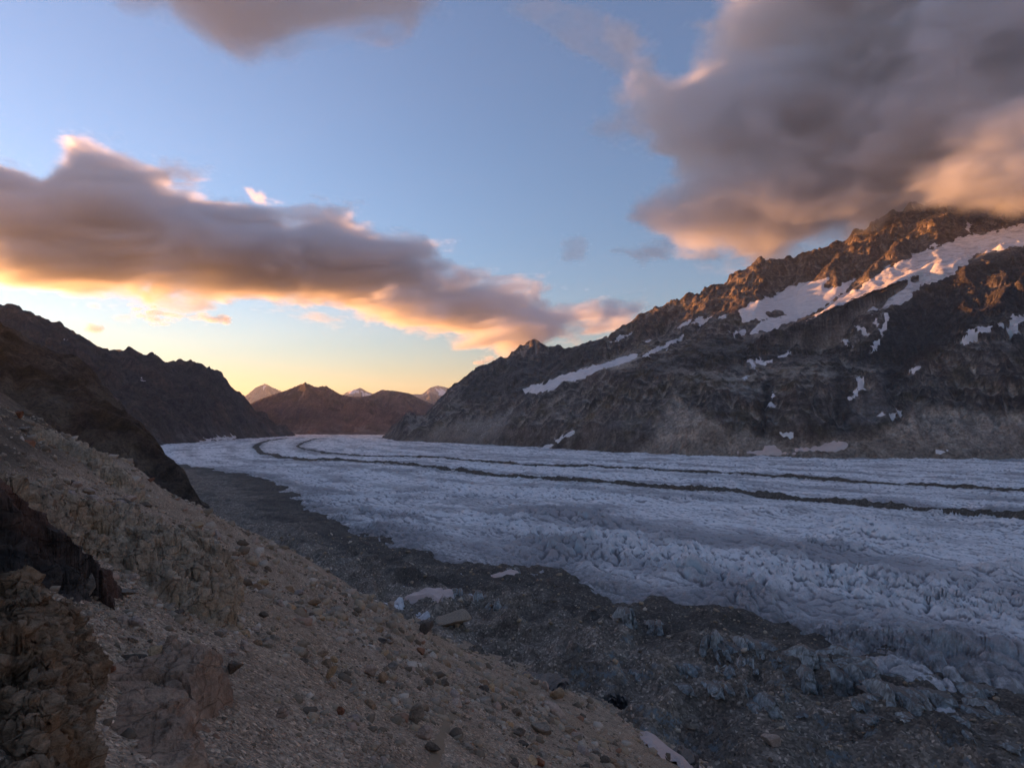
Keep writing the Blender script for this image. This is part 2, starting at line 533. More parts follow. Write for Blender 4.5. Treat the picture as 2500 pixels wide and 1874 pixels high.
    pale = np.maximum.reduce([
        mask([(2140, 905), (2165, 910), (2192, 985), (2180, 1020), (2095, 1062), (2025, 1055), (2110, 985)]),
        .45 * mask([(1455, 1095), (1480, 1030), (1560, 1010), (1650, 1040), (1640, 1096)]),
        .4 * mask([(1120, 1080), (1200, 1000), (1290, 970), (1250, 1040), (1180, 1086)]),
        .35 * mask([(2320, 860), (2500, 760), (2500, 840), (2300, 900)]),
        .3 * mask([(2340, 1110), (2380, 1050), (2500, 1040), (2500, 1112)]),
        .22 * mask([(1690, 960), (1780, 900), (1860, 960), (1880, 1060), (1760, 1070)])])
    talus = np.maximum.reduce([tm, .75 * sstep(.72, .42, slope), .95 * hol, .9 * mask([(1640, 960), (1690, 985), (1750, 1030), (1850, 1070), (2000, 1075), (2140, 1055), (2260, 980), (2400, 1000), (2560, 1020), (2560, 1150), (1500, 1150), (1600, 1060)]),
                               .7 * mask([(1000, 1075), (1150, 1020), (1260, 1010), (1180, 1090)])])
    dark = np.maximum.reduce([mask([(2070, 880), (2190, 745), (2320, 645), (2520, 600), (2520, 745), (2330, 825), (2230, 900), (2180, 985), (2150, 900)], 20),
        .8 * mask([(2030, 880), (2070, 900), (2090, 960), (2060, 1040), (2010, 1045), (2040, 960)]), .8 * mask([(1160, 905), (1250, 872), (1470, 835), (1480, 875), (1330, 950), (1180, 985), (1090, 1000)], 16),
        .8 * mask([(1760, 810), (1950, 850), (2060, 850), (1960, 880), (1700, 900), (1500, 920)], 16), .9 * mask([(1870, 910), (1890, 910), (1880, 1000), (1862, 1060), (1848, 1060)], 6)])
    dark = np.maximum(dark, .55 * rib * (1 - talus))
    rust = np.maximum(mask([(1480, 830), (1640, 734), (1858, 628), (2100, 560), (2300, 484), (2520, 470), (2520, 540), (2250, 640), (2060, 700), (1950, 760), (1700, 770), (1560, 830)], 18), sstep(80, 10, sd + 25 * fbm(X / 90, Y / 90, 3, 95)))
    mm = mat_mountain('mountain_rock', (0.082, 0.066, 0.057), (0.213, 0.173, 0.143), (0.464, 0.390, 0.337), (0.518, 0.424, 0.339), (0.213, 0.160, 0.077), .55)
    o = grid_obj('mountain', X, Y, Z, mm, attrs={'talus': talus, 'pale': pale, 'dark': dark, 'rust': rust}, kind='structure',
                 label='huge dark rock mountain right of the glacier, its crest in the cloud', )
    return dict(X=X, Y=Y, Z=Z, px=ppx, py=ppy)


# ------------------------------------------------------------------ left mountain, middle mountains, far peaks
def build_left():
    n, m = 420, 330
    px = np.linspace(-900, 780, n)[:, None]
    v = np.linspace(0, 1, m)[None, :]
    lo = [(-900, 1300), (-300, 1500), (0, 1700), (300, 2000), (380, 2200), (600, 3000), (780, 4700)]
    hi = [(-900, 3600), (0, 4600), (780, 6600)]
    D = lerp_px(px, lo) + (lerp_px(px, hi) - lerp_px(px, lo)) * v
    X = (px - HX) / F * D; Y = D + 0 * px
    wx = X + 40 * fbm(X / 380, Y / 380, 3, 111); wy = Y + 40 * fbm(X / 380, Y / 380, 3, 115)
    P = poly3
    rl = [
        (P([(-900, 640, 2500), (-500, 665, 2600), (-200, 710, 2800), (0, 738, 3000), (60, 752, 3120), (105, 778, 3200), (150, 788, 3280), (205, 825, 3360), (262, 855, 3450),
            (320, 852, 3560), (380, 868, 3700), (400, 877, 3750), (440, 880, 3850), (515, 892, 4150), (550, 925, 4350), (600, 975, 4650), (650, 1015, 4950), (715, 1060, 5300), (735, 1068, 5400)]), .60, 14, .5),
        (P([(60, 752, 3100), (200, 900, 2800), (330, 1010, 2600), (380, 1085, 2500)]), .62, 30),
        (P([(262, 858, 3450), (370, 960, 3200), (470, 1040, 3000), (500, 1072, 2950)]), .6, 30),
        (P([(400, 880, 3750), (500, 980, 3600), (590, 1062, 3500)]), .6, 25),
        (P([(515, 893, 4150), (590, 1000, 4100), (640, 1062, 4050)]), .62, 25),
    ]
    Z = ridges(wx, wy, rl, 16)
    foot = np.array([U(p, 1041 + 80 * F / d, d) for p, d in [(-900, 1400), (0, 1850), (300, 2350), (380, 2560), (500, 3150), (600, 3950), (700, 4950), (760, 5600)]])
    fd, fs, ft, _ = seg_dist(X, Y, foot)
    sd = fd * np.where(fs > 0, 1, -1)
    Z = np.minimum(Z, -5 + .6 * (sd + 25 * fbm(X / 90, Y / 90, 3, 139)) + np.clip(.008 * sd * sd, 0, 40) * (sd > 0))
    a = np.clip((Z - 0) / 120, .1, 1)
    Z = Z + a * detail(X, Y, Z, 34, 420, 6, 141)
    Z = Z + a * (11 * (ridged(X / 140, Y / 140, 5, 161, .55) - .75) + 5 * fbm(X / 40, Y / 40, 4, 171, .6))
    for per, am, sd_ in ((75, 13, 177), (30, 6, 179)):
        q = (Z - .25 * X + per * .8 * fbm(X / 240, Y / 240, 4, sd_)) / per
        fr = q - np.floor(q)
        Z = Z + a * am * (sstep(.3, .62, fr) - fr)
    Z = Z + sstep(250, 420, Z) * (7 * (ridged(X / 80, Y / 80, 4, 175, .55) - .8) + 9 * fbm(X / 170, Y / 170, 3, 176))
    Z = fit_skyline(X, Y, Z, px, [(-200, 700), (0, 738), (60, 752), (105, 778), (150, 788), (205, 825), (262, 855), (320, 852), (380, 868), (400, 878), (440, 880), (515, 890), (550, 925), (600, 975), (650, 1015), (715, 1058)])
    g1, g2 = grad(X, Y, blur(Z, 2)); slope = np.hypot(g1, g2)
    ppx, ppy = proj(X, Y, Z)
    talus = np.maximum.reduce([sstep(.0, .5, fbm(X / 160, Y / 160, 4, 181) - .15) * .5, .8 * sstep(.7, .4, slope), .9 * sstep(1.5, 8, blur(Z, 8) - Z)])
    pale = .35 * sstep(120, 20, Z) * sstep(.0, .4, fbm(X / 90, Y / 90, 3, 183))
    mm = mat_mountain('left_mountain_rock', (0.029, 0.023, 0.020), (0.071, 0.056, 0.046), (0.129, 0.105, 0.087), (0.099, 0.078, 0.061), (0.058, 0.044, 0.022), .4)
    o = grid_obj('mountain', X, Y, Z, mm, attrs={'talus': talus, 'pale': pale}, kind='structure',
                 label='long dark rocky mountain sloping down to the glacier on the left')
    return dict(X=X, Y=Y, Z=Z, px=ppx, py=ppy)


def build_far(name, label, px0, px1, D0, D1, rl, n, m, amp, wl, seed, mat, soft=30, floor=-60, tab=None):
    px = np.linspace(px0, px1, n)[:, None]
    D = np.linspace(D0, D1, m)[None, :] + 0 * px
    X = (px - HX) / F * D; Y = D
    wx = X + wl * .25 * fbm(X / wl / 2, Y / wl / 2, 3, seed); wy = Y + wl * .25 * fbm(X / wl / 2, Y / wl / 2, 3, seed + 4)
    Z = ridges(wx, wy, rl, soft)
    Z = np.maximum(Z, floor)
    a = np.clip((Z - 20) / 200, 0, 1)
    Z = Z + a * detail(X, Y, Z, amp * 2.4, wl * 1.6, 6, seed + 10) + a * amp * .5 * (ridged(X / wl / .8, Y / wl / .8, 5, seed + 20, .55) - .75)
    if tab: Z = fit_skyline(X, Y, Z, px, tab, 3, 5)
    ppx, ppy = proj(X, Y, Z)
    talus = np.maximum(sstep(.0, .5, fbm(X / wl, Y / wl, 4, seed + 31)) * .6, .9 * sstep(2, 12, blur(Z, 5) - Z))
    pale = .5 * sstep(140, 40, Z) * sstep(-.1, .4, fbm(X / wl * 2, Y / wl * 2, 3, seed + 33))
    o = grid_obj(name, X, Y, Z, mat, attrs={'talus': talus, 'pale': pale}, kind='structure', label=label)
    return dict(X=X, Y=Y, Z=Z, px=ppx, py=ppy)


RIGHT = build_right()
LEFT = build_left()
m_mid = mat_mountain('brown_mountain', (0.088, 0.060, 0.047), (0.150, 0.106, 0.083), (0.211, 0.158, 0.125), (0.176, 0.125, 0.099), (0.114, 0.082, 0.042), .7, .5, (0.211, 0.125, 0.094))
P = poly3
MID = build_far('mountain', 'bare brown mountain with a sharp triangular peak behind the glacier bend', 520, 1150, 5700, 9000, [
    (P([(480, 1010, 7800), (560, 1000, 7700), (640, 972, 7500), (700, 952, 7400), (745, 933, 7300), (772, 945, 7350), (795, 942, 7400), (830, 962, 7500), (870, 970, 7600)]), .5, 20),
    (P([(745, 934, 7300), (760, 985, 6800), (765, 1040, 6300), (770, 1063, 6000)]), .5, 20),
    (P([(795, 944, 7400), (850, 1000, 6900), (900, 1050, 6400)]), .45, 40)], 260, 220, 26, 320, 201, m_mid, tab=[(600, 990), (640, 972), (700, 952), (745, 933), (772, 945), (795, 941), (830, 962), (870, 972)])
MID2 = build_far('mountain', 'rounded brown mountain with a broad top right of the triangular peak', 800, 1300, 5750, 9600, [
    (P([(860, 972, 8300), (900, 966, 8300), (940, 952, 8300), (965, 954, 8350), (1000, 962, 8400), (1030, 978, 8400), (1080, 995, 8500), (1150, 1025, 8600), (1300, 1030, 8800)]), .45, 40),
    (P([(945, 953, 8300), (985, 1010, 7500), (1010, 1060, 6500)]), .42, 60),
    (P([(1030, 980, 8400), (1060, 1030, 7300), (1080, 1063, 6300)]), .42, 60),
    (P([(640, 1064, 6050), (800, 1058, 6080), (950, 1054, 6100), (1100, 1058, 6150)]), .12, 60)], 220, 200, 24, 340, 231, m_mid, tab=[(880, 968), (900, 966), (932, 951), (965, 954), (1000, 960), (1030, 976), (1080, 995), (1150, 1022)])
SHADE_RANGE = build_far('mountain', 'unseen rock range added behind the left mountain to shade the right one', -160, 600, 5000, 7500, [
    (np.array([(*U(p, 1000, d)[:2], z) for p, d, z in [(510, 6000, 250), (460, 6000, 520), (400, 6000, 765), (315, 6000, 885), (235, 6000, 830), (163, 6000, 740), (50, 6000, 700), (-150, 6000, 700)]]), .7, 40)], 120, 130, 20, 500, 241, m_mid)  # added out of sight to keep the low sun off the right mountain
m_far = mat_mountain('far_rock', (.10, .09, .09), (.17, .15, .145), (.25, .22, .21), (.2, .18, .17), (.14, .12, .1), .3, .25, (.22, .15, .12))
FAR = []
FAR.append(build_far('mountain', 'pyramid shaped distant peak left of the brown triangular mountain', 560, 760, 15500, 20000, [
    (P([(540, 1000, 18000), (600, 966, 18000), (625, 945, 17800), (648, 936, 17700), (662, 944, 17800), (690, 956, 18000), (712, 948, 18300), (740, 965, 18500), (820, 1000, 18500)]), .55, 60)],
    130, 110, 60, 800, 251, m_far, 60, tab=[(590, 972), (605, 962), (625, 945), (648, 936), (662, 944), (690, 956), (712, 949), (740, 965)]))
FAR.append(build_far('mountain', 'distant snowy peak showing in the saddle between two brown mountains', 800, 960, 15500, 20500, [
    (P([(800, 990, 18500), (845, 958, 18500), (868, 950, 18400), (880, 946, 18300), (895, 955, 18500), (915, 962, 18600), (960, 990, 18800)]), .5, 60),
    (P([(880, 948, 18300), (892, 975, 17300)]), .5, 60)],
    110, 110, 50, 800, 271, m_far, 60, tab=[(835, 965), (845, 958), (868, 950), (880, 946), (895, 955), (915, 963)]))
FAR.append(build_far('mountain', 'distant broad snow capped peak right of the brown mountains', 1000, 1250, 18000, 24000, [
    (P([(1000, 985, 21000), (1030, 962, 21000), (1050, 946, 20800), (1068, 941, 20700), (1085, 944, 20800), (1100, 948, 21000), (1130, 950, 21200), (1160, 958, 21500), (1250, 990, 21500)]), .45, 80)],
    130, 110, 60, 900, 281, m_far, 60, tab=[(1030, 962), (1050, 946), (1068, 941), (1085, 944), (1100, 948), (1130, 950), (1160, 958)]))
FAR.append(build_far('mountain', 'dark blue forested ridge below the distant broad snowy peak', 980, 1200, 12500, 16000, [
    (P([(960, 1010, 14500), (1020, 975, 14300), (1048, 958, 14200), (1065, 962, 14200), (1095, 978, 14300), (1130, 966, 14400), (1160, 972, 14400), (1240, 1000, 14500)]), .5, 60)],
    110, 90, 45, 700, 291, m_far, 60, tab=[(1030, 970), (1048, 958), (1065, 963), (1095, 978), (1130, 967), (1160, 973)]))

# ------------------------------------------------------------------ foreground: valley side, dark spur
FOOT = np.array([(330, -260, 4), (170, -40, 4), (41, 127, 4), (17, 160, 4), (-27, 211, 4), (-95, 294, 4), (-212, 440, 4), (-345, 625, 4), (-470, 800, 4), (-590, 980, 4), (-695, 1150, 4), (-1000, 1560, 4)], float)
RIBS = [(poly3([(60, 960, 120), (150, 1010, 105), (230, 1075, 92), (290, 1130, 85), (330, 1180, 80)]), .9, 4.0),
        (poly3([(560, 1290, 118), (640, 1330, 122), (720, 1400, 118), (800, 1450, 112)]), .3, 14.0)]


GULLY = poly3([(-500, 1000, 230), (0, 1000, 260), (150, 1000, 290), (300, 1000, 330), (420, 1000, 400), (560, 1000, 600)])


def slope_base(X, Y):
    d, s, t, _ = seg_dist(X, Y, FOOT)
    sd = d * np.where(s > 0, 1, -1)          # positive uphill
    sd = sd + 5 * perlin(X / 60, Y / 60, 301) * sstep(30, 120, np.hypot(X, Y))
    z = 3 + .66 * sd + .10 * np.clip(sd - 110, 0, None)
    toe = 6.0
    z = np.where(sd < 25, 3 + .66 * (sd - 25) * .5 + .66 * 25 * .5 + .0132 * (sd * np.abs(sd) - 0) * .5 * 0 + (.33 * np.clip(sd, -60, 25) - .33 * 25) * .35 + 8.25 * .5, z) if False else z
    z = np.where(sd < 0, 3 + .3 * sd, z)
    return z, sd


PITS = [(7.5, 166, 10, 3.0, -.55, 6.5), (29, 152.5, 5, 3, 0, 5.5), (37.5, 124.5, 7, 3, -.5, 6.5)]          # (x, y, half length, half width, direction, depth)


def pits(X, Y):
    z = 0
    for x, y, a, b, th, dp in PITS:
        u = (X - x) * math.cos(th) + (Y - y) * math.sin(th); v = -(X - x) * math.sin(th) + (Y - y) * math.cos(th)
        z = z + dp * np.exp(-((u / a) ** 2 + (v / b) ** 2) ** 2)
    return z


def slope_h(X, Y, fine=True):
    z, sd = slope_base(X, Y)
    r = np.hypot(X, Y)
    far = sstep(15, 60, r)
    z = z + far * 1.6 * fbm(X / 34, Y / 34, 4, 311) + .35 * fbm(X / 7, Y / 7, 3, 321)
    # shallow runnels down the fall line
    u = X * -.6 + Y * .8
    z = z + far * 2.2 * (np.abs(perlin(u / 16 + .4 * perlin(X / 30, Y / 30, 331), sd / 160, 333)) - .3) * sstep(5, 40, sd)
    gd, _, _, _ = seg_dist(X, Y, GULLY)
    z = z - 50 * np.exp(-(gd / 105) ** 2)
    for P_, h, rad in RIBS:
        d, s, t, zz = seg_dist(X, Y, P_)
        z = z + h * 2.2 * np.exp(-(d / rad) ** 2)
    z = z - pits(X, Y)
    if fine:
        z = z + .10 * fbm(X / 1.6, Y / 1.6, 4, 341, .6)
    return z


def hit(px, py):
    """first point where the ray through a source pixel meets the valley side (also the ice plane)"""
    D = np.exp(np.linspace(math.log(5), math.log(1500), 900))
    X = (px - HX) / F * D; Z = CAMZ + (HY - py) / F * D
    g = np.maximum(slope_h(X, D), 2.0)
    i = np.argmax(g >= Z)
    if not (g >= Z).any(): i = len(D) - 1
    return np.array([X[i], D[i], g[i]])


def mat_scree(name, c0, c1, c2, stain, gs=1.0, moss=.0):
    t = NT(name)
    big = t.noise(.06 * gs, 6, .6, dist=.4)
    mid = t.noise(.5 * gs, 8, .7)
    col = t.ramp(mid, [(.28, c0), (.5, c1), (.74, c2)])
    col = t.mix(t.math('MULTIPLY', t.ramp(big, [(.45, 0.0), (.65, 1.0)]), .55), col, stain)
    v1 = t.n.new('ShaderNodeTexVoronoi'); t.link(t.pos.outputs['Position'], v1.inputs['Vector']); v1.inputs['Scale'].default_value = 11 * gs
    v2 = t.n.new('ShaderNodeTexVoronoi'); t.link(t.pos.outputs['Position'], v2.inputs['Vector']); v2.inputs['Scale'].default_value = 4.5 * gs
    hs = t.n.new('ShaderNodeSeparateColor'); t.link(v1.outputs['Color'], hs.inputs[0])
    col = t.mix(1, col, t.ramp(hs.outputs[0], [(0, .62), (.5, .95), (.9, 1.25), (1, 1.9)]), 'MULTIPLY')
    hs2 = t.n.new('ShaderNodeSeparateColor'); t.link(v2.outputs['Color'], hs2.inputs[0])
    col = t.mix(t.ramp(hs2.outputs[1], [(.8, 0.0), (.97, .3)]), col, tuple(min(1, c * 1.3) for c in c2))
    if moss:
        col = t.mix(t.math('MULTIPLY', t.ramp(t.noise(.14, 7, .65, t.vmap(rot=(0, 0, 2))), [(.56, 0.0), (.68, 1.0)]), moss), col, (.085, .075, .035))
    col = t.mix(t.math('MULTIPLY', t.attr('turf'), t.ramp(t.noise(.09, 8, .7), [(.3, .45), (.6, .92)])), col, t.mix(mid, (.03, .022, .014), (.085, .062, .040)))
    nb = t.bump(t.math('SUBTRACT', 1.0, v2.outputs['Distance']), .25 / gs, .6)
    nb = t.bump(t.math('SUBTRACT', 1.0, v1.outputs['Distance']), .12 / gs, .8, nb)
    nb = t.bump(t.noise(9 * gs, 6, .7), .05 / gs, .7, nb)
    return t.done(col, .95, nb, .2)


m_scree = mat_scree('scree', (0.225, 0.158, 0.105), (0.400, 0.285, 0.192), (0.576, 0.426, 0.297), (0.374, 0.249, 0.148), 1.0, .0)


def build_slope():
    n, m = 460, 600
    px = np.linspace(-250, 1980, n)[:, None]
    D = np.exp(np.linspace(math.log(5), math.log(900), m))[None, :] + 0 * px
    X = (px - HX) / F * D; Y = D
    Z = slope_h(X, Y)
    _, sd = slope_base(X, Y)
    k = (sd > -14)[:-1, :-1] & (sd[:-1, :-1] < 620)
    qx, qy = proj(X, Y, Z)
    turf = sstep(1210, 1060, qy + .25 * (qx - 100) + 30 * fbm(X / 20, Y / 20, 4, 345)) * sstep(480, 200, qx)
    grid_obj('valley_slope', X, Y, Z, m_scree, keep=k, attrs={'turf': turf}, kind='structure', label='steep brown gravel slope falling from the left to the ice margin')
    # the part of the hillside around and behind the camera
    gx, gy = np.meshgrid(np.linspace(-420, 330, 90), np.linspace(-300, 6, 50), indexing='ij')
    gz = slope_h(gx, gy, False) - .3
    grid_obj('hillside', gx, gy, np.minimum(gz, 300), m_scree, kind='structure', label='gravel hillside continuing behind the viewpoint')


build_slope()

m_spur = mat_mountain('spur_rock', (0.048, 0.035, 0.025), (0.104, 0.075, 0.053), (0.179, 0.136, 0.099), (0.140, 0.104, 0.070), (0.080, 0.051, 0.022), .8, 3.0, (0.122, 0.070, 0.037))


def build_spur():
    n, m = 300, 300
    px = np.linspace(-420, 640, n)[:, None]
    lo = [(-420, 150), (0, 180), (200, 240), (480, 400), (640, 480)]
    hi = [(-420, 900), (480, 1500), (640, 1500)]
    D = lerp_px(px, lo) + (lerp_px(px, hi) - lerp_px(px, lo)) * np.linspace(0, 1, m)[None, :]
    X = (px - HX) / F * D; Y = D + 0 * px
    wx = X + 10 * fbm(X / 80, Y / 80, 3, 351); wy = Y + 10 * fbm(X / 80, Y / 80, 3, 355)
    rl = [(poly3([(-420, 560, 560), (-150, 720, 600), (0, 803, 640), (90, 845, 680), (180, 885, 730), (240, 925, 780), (290, 980, 830), (330, 1035, 900), (380, 1088, 980), (425, 1130, 1100), (440, 1146, 1130)]), .78, 8, .8),
          (poly3([(20, 830, 620), (120, 930, 560), (180, 1030, 540), (230, 1130, 560)]), .65, 10),
          (poly3([(250, 960, 790), (300, 1060, 810), (340, 1135, 850)]), .65, 10)]
    Z = ridges(wx, wy, rl, 6)
    _, ssd = slope_base(X, Y)
    Z = np.minimum(Z, -3 + 1.5 * (ssd + 8 * fbm(X / 40, Y / 40, 3, 359)))
    a = np.clip((Z - 5) / 30, .1, 1)
    Z = Z + a * detail(X, Y, Z, 4.5, 60, 5, 361) + a * 4 * (ridged(X / 45, Y / 45, 5, 371, .55) - .75) + a * 1.5 * fbm(X / 12, Y / 12, 4, 375)
    tal = sstep(-.1, .4, fbm(X / 60, Y / 60, 4, 381))
    grid_obj('ridge', X, Y, Z, m_spur, attrs={'talus': tal, 'pale': 0 * Z}, kind='structure', label='dark brown spur of the hillside dropping to the glacier at left')


build_spur()

# ------------------------------------------------------------------ glacier
M1 = [(700, 1067.5), (688, 1069), (655, 1073), (637, 1078), (623, 1087), (637, 1100), (681, 1110), (753, 1117), (844, 1119), (970, 1124), (1079, 1136), (1187, 1149), (1300, 1157), (1517, 1170), (1756, 1186), (2005, 1210), (2222, 1229), (2500, 1253), (2800, 1280)]
M2 = [(790, 1067.5), (769, 1069), (739, 1078), (726, 1086), (746, 1094), (800, 1102), (898, 1108), (1079, 1113), (1300, 1128), (1517, 1134), (1734, 1145), (1978, 1157), (2222, 1172), (2500, 1186), (2800, 1204)]
def on_ice(pts, z=0.0): return np.array([((x - HX) / F * (CAMZ - z) * F / (y - HY), (CAMZ - z) * F / (y - HY), z) for x, y in pts])
M1W, M2W = on_ice(M1, 3), on_ice(M2, 3)
MARGIN = on_ice([(2900, 1770), (2500, 1668), (2340, 1640), (2240, 1603), (2090, 1550), (1960, 1523), (1800, 1492), (1650, 1472), (1500, 1450), (1420, 1405), (1300, 1385), (1180, 1372), (1060, 1345), (900, 1300), (820, 1262), (740, 1225), (680, 1180), (610, 1155), (520, 1142), (430, 1130)], 1.0)


_d, _s, _t, _z = seg_dist(np.array([0.0]), np.array([150.0]), MARGIN)
BELT_SIGN = float(_s[0])                            # which side of the margin line is debris


def ice_relief(X, Y):
    r = np.hypot(X, Y)
    d, s, t, _ = seg_dist(X, Y, M1W)
    ac = d * s
    a = 14 + 0 * r
    # swell of the whole tongue, then mounds parted by sharp cracks
    wx = X + 9 * fbm(X / 50, Y / 50, 3, 401); wy = Y + 9 * fbm(X / 50, Y / 50, 3, 405)
    c, sn = math.cos(.55), math.sin(.55)
    u = wx * c + wy * sn; v = -wx * sn + wy * c           # u across the mounds, v along them
    near = sstep(900, 250, r)
    h = 2.0 * fbm(X / 90, Y / 90, 3, 411)
    sz = sstep(-.3, .3, fbm(X / 75, Y / 75, 3, 407))          # coarse and fine broken ground
    b1 = (sz * np.abs(perlin(u / 13, v / 30, 415)) ** .8 + (1 - sz) * .6 * np.abs(perlin(u / 6.5, v / 17, 416)) ** .8)
    b2 = (sz * np.abs(perlin(u / 8.5 + 5, v / 10, 417)) ** .8 + (1 - sz) * .65 * np.abs(perlin(u / 4.6 + 5, v / 7, 418)) ** .8)
    b3 = np.abs(perlin(u / 2.9, v / 4.6, 419))
    f1, f2, cid, _, _ = worley(u / 22, v / 13, 421)
    patch = sstep(-.25, .45, fbm(X / 130, Y / 130, 3, 425))        # broken and smoother zones
    rough = (.35 + .65 * patch)
    h = h + rough * ((5.0 + 6.5 * near) * b1 + (3.5 + 3.5 * near) * b2 + 3.0 * b3 + 2.2 * near * np.minimum(f2 - f1, .35) / .35)
    h = h + .4 * fbm(X / 2.2, Y / 2.2, 3, 427) * near
    # crevasses over the far part, across the flow
    cr = np.abs(perlin(t / 26 + .7 * perlin(X / 60, Y / 60, 431), ac / 120, 433))
    h = h - 2.5 * sstep(.12, .0, cr) * sstep(700, 1100, r)
    h = h + 1.4 * np.abs(perlin(ac / 24, t / 160, 435)) + 2.2 * np.abs(perlin(ac / 9, t / 22, 437)) * sstep(350, 800, r)
    dirt = fbm(ac / 70, t / 900, 4, 441) * .75 + fbm(X / 75, Y / 75, 5, 445) * .5 + .25 * sstep(-.1, .3, fbm(X / 240, Y / 110, 3, 447))
    return h, dirt, ac, t


def build_glacier():
    n, m = 560, 800
    px = np.linspace(330, 2760, n)[:, None]
    D = np.exp(np.linspace(math.log(120), math.log(7000), m))[None, :] + 0 * px
    X = (px - HX) / F * D; Y = D
    h, dirt, ac, t = ice_relief(X, Y)
    dm, sm, _, _ = seg_dist(X, Y, MARGIN)
    sdm = dm * sm
    Z = -6.0 + h
    Z = Z - 7 * sstep(-4, 30, sdm * BELT_SIGN)
    crack = -h
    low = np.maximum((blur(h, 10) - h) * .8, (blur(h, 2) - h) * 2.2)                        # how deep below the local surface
    _, sd = slope_base(X, Y)
    k = (sd < 25)[:-1, :-1]
    md1, _, _, _ = seg_dist(X, Y, M1W); md2, _, _, _ = seg_dist(X, Y, M2W)
    grey = np.exp(-(np.minimum(md1, md2) / 30) ** 2) * .7 + .55 * np.exp(-(dm / 22) ** 2) + .25 * np.exp(-(dm / 90) ** 2)
    t_ = NT('glacier_ice')
    co = t_.n.new('ShaderNodeCombineXYZ'); t_.link(t_.attr('across'), co.inputs[0]); t_.link(t_.attr('along'), co.inputs[1])
    stripes = t_.noise(1, 6, .65, t_.vmap(co.outputs[0], (.05, .004, 1)), dist=.3)
    spk = t_.noise(.9, 8, .75)
    mid = t_.noise(.07, 8, .7, dist=.8)
    ice = t_.ramp(mid, [(.3, (.68, .62, .59)), (.5, (.86, .80, .765)), (.7, (.95, .90, .865))])
    dirtm = t_.math('ADD', t_.math('MULTIPLY', t_.attr('dirt'), .9), t_.math('MULTIPLY', t_.math('SUBTRACT', stripes, .5), 1.4))
    dirtm = t_.math('ADD', dirtm, t_.math('MULTIPLY', t_.math('SUBTRACT', spk, .5), 1.1))
    ice = t_.mix(t_.ramp(dirtm, [(-.0, .1), (.22, .5), (.6, .95)]), ice, (.36, .325, .315))
    ice = t_.mix(t_.ramp(t_.attr('low'), [(.05, 0.0), (.45, .65), (.9, .9)]), ice, (.20, .18, .18))  # crack shade put into the colour, darker the deeper it lies
    ice = t_.mix(t_.math('MULTIPLY', t_.ramp(t_.noise(.035, 5, .6, t_.vmap(rot=(0, 0, 2.0))), [(.54, 0.0), (.7, 1.0)]), .35), ice, (.46, .40, .40))
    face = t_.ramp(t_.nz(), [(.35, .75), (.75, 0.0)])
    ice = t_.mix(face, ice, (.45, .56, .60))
    gm = t_.math('MULTIPLY', t_.attr('grey'), t_.ramp(t_.noise(.25, 8, .75), [(.38, 0.1), (.56, 1.0)]))
    ice = t_.mix(gm, ice, (.13, .12, .11))
    nb = t_.bump(t_.noise(.22, 8, .7, dist=.6), 2.2, .7)
    nb = t_.bump(t_.noise(1.6, 8, .7), .35, .8, nb)
    mat = t_.done(ice, .62, nb, .35)
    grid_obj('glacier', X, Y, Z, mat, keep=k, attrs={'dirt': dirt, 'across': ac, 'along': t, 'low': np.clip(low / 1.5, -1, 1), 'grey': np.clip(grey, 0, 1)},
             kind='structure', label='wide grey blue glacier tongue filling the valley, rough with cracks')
    return


build_glacier()


def ribbon_moraine(PW, wid, hgt, label, seed):
    """heap of rubble along a line on the ice"""
    # resample the line with a spacing that follows its distance
    pts = [PW[0]]
    for a, b in zip(PW[:-1], PW[1:]):
        L = np.hypot(*(b - a)[:2]); st = max(1.2, min(a[1], b[1]) * .0035); k = max(1, int(L / st))
        for i in range(1, k + 1): pts.append(a + (b - a) * i / k)
    Pn = np.array(pts)
    for _ in range(40):
        Pn[1:-1] = (Pn[:-2] + 2 * Pn[1:-1] + Pn[2:]) / 4
    T = np.gradient(Pn[:, :2], axis=0); T /= np.linalg.norm(T, axis=1)[:, None] + 1e-9
    N = np.stack([-T[:, 1], T[:, 0]], 1)
    w_ = np.linspace(-1, 1, 33)
    t = np.arange(len(Pn))
    L = np.cumsum(np.r_[0, np.hypot(*np.diff(Pn[:, :2], axis=0).T)])
    W = wid * np.clip(1 + .4 * fbm(L / 90, L * 0 + seed, 4, seed) + .35 * fbm(L / 14, L * 0 + seed, 3, seed + 1), .35, 2)[:, None]
    X = Pn[:, 0][:, None] + N[:, 0][:, None] * W * w_; Y = Pn[:, 1][:, None] + N[:, 1][:, None] * W * w_
    h, _, _, _ = ice_relief(X, Y)
    prof = (1 - np.abs(w_) ** 1.6)[None, :]
    lump = .45 + .8 * billow(X / 9, Y / 9, 4, seed + 3) + .6 * fbm(L / 45, L * 0 + 9, 3, seed + 5)[:, None]
    Z = -5.5 + blur(h, 3) + hgt * prof * lump + .7 * (billow(X / 2.4, Y / 2.4, 3, seed + 8) - .3) - 1.6 * (np.abs(w_) ** 3)[None, :]
    grid_obj('medial_moraine', X, Y, Z, m_medial, kind='structure', label=label)


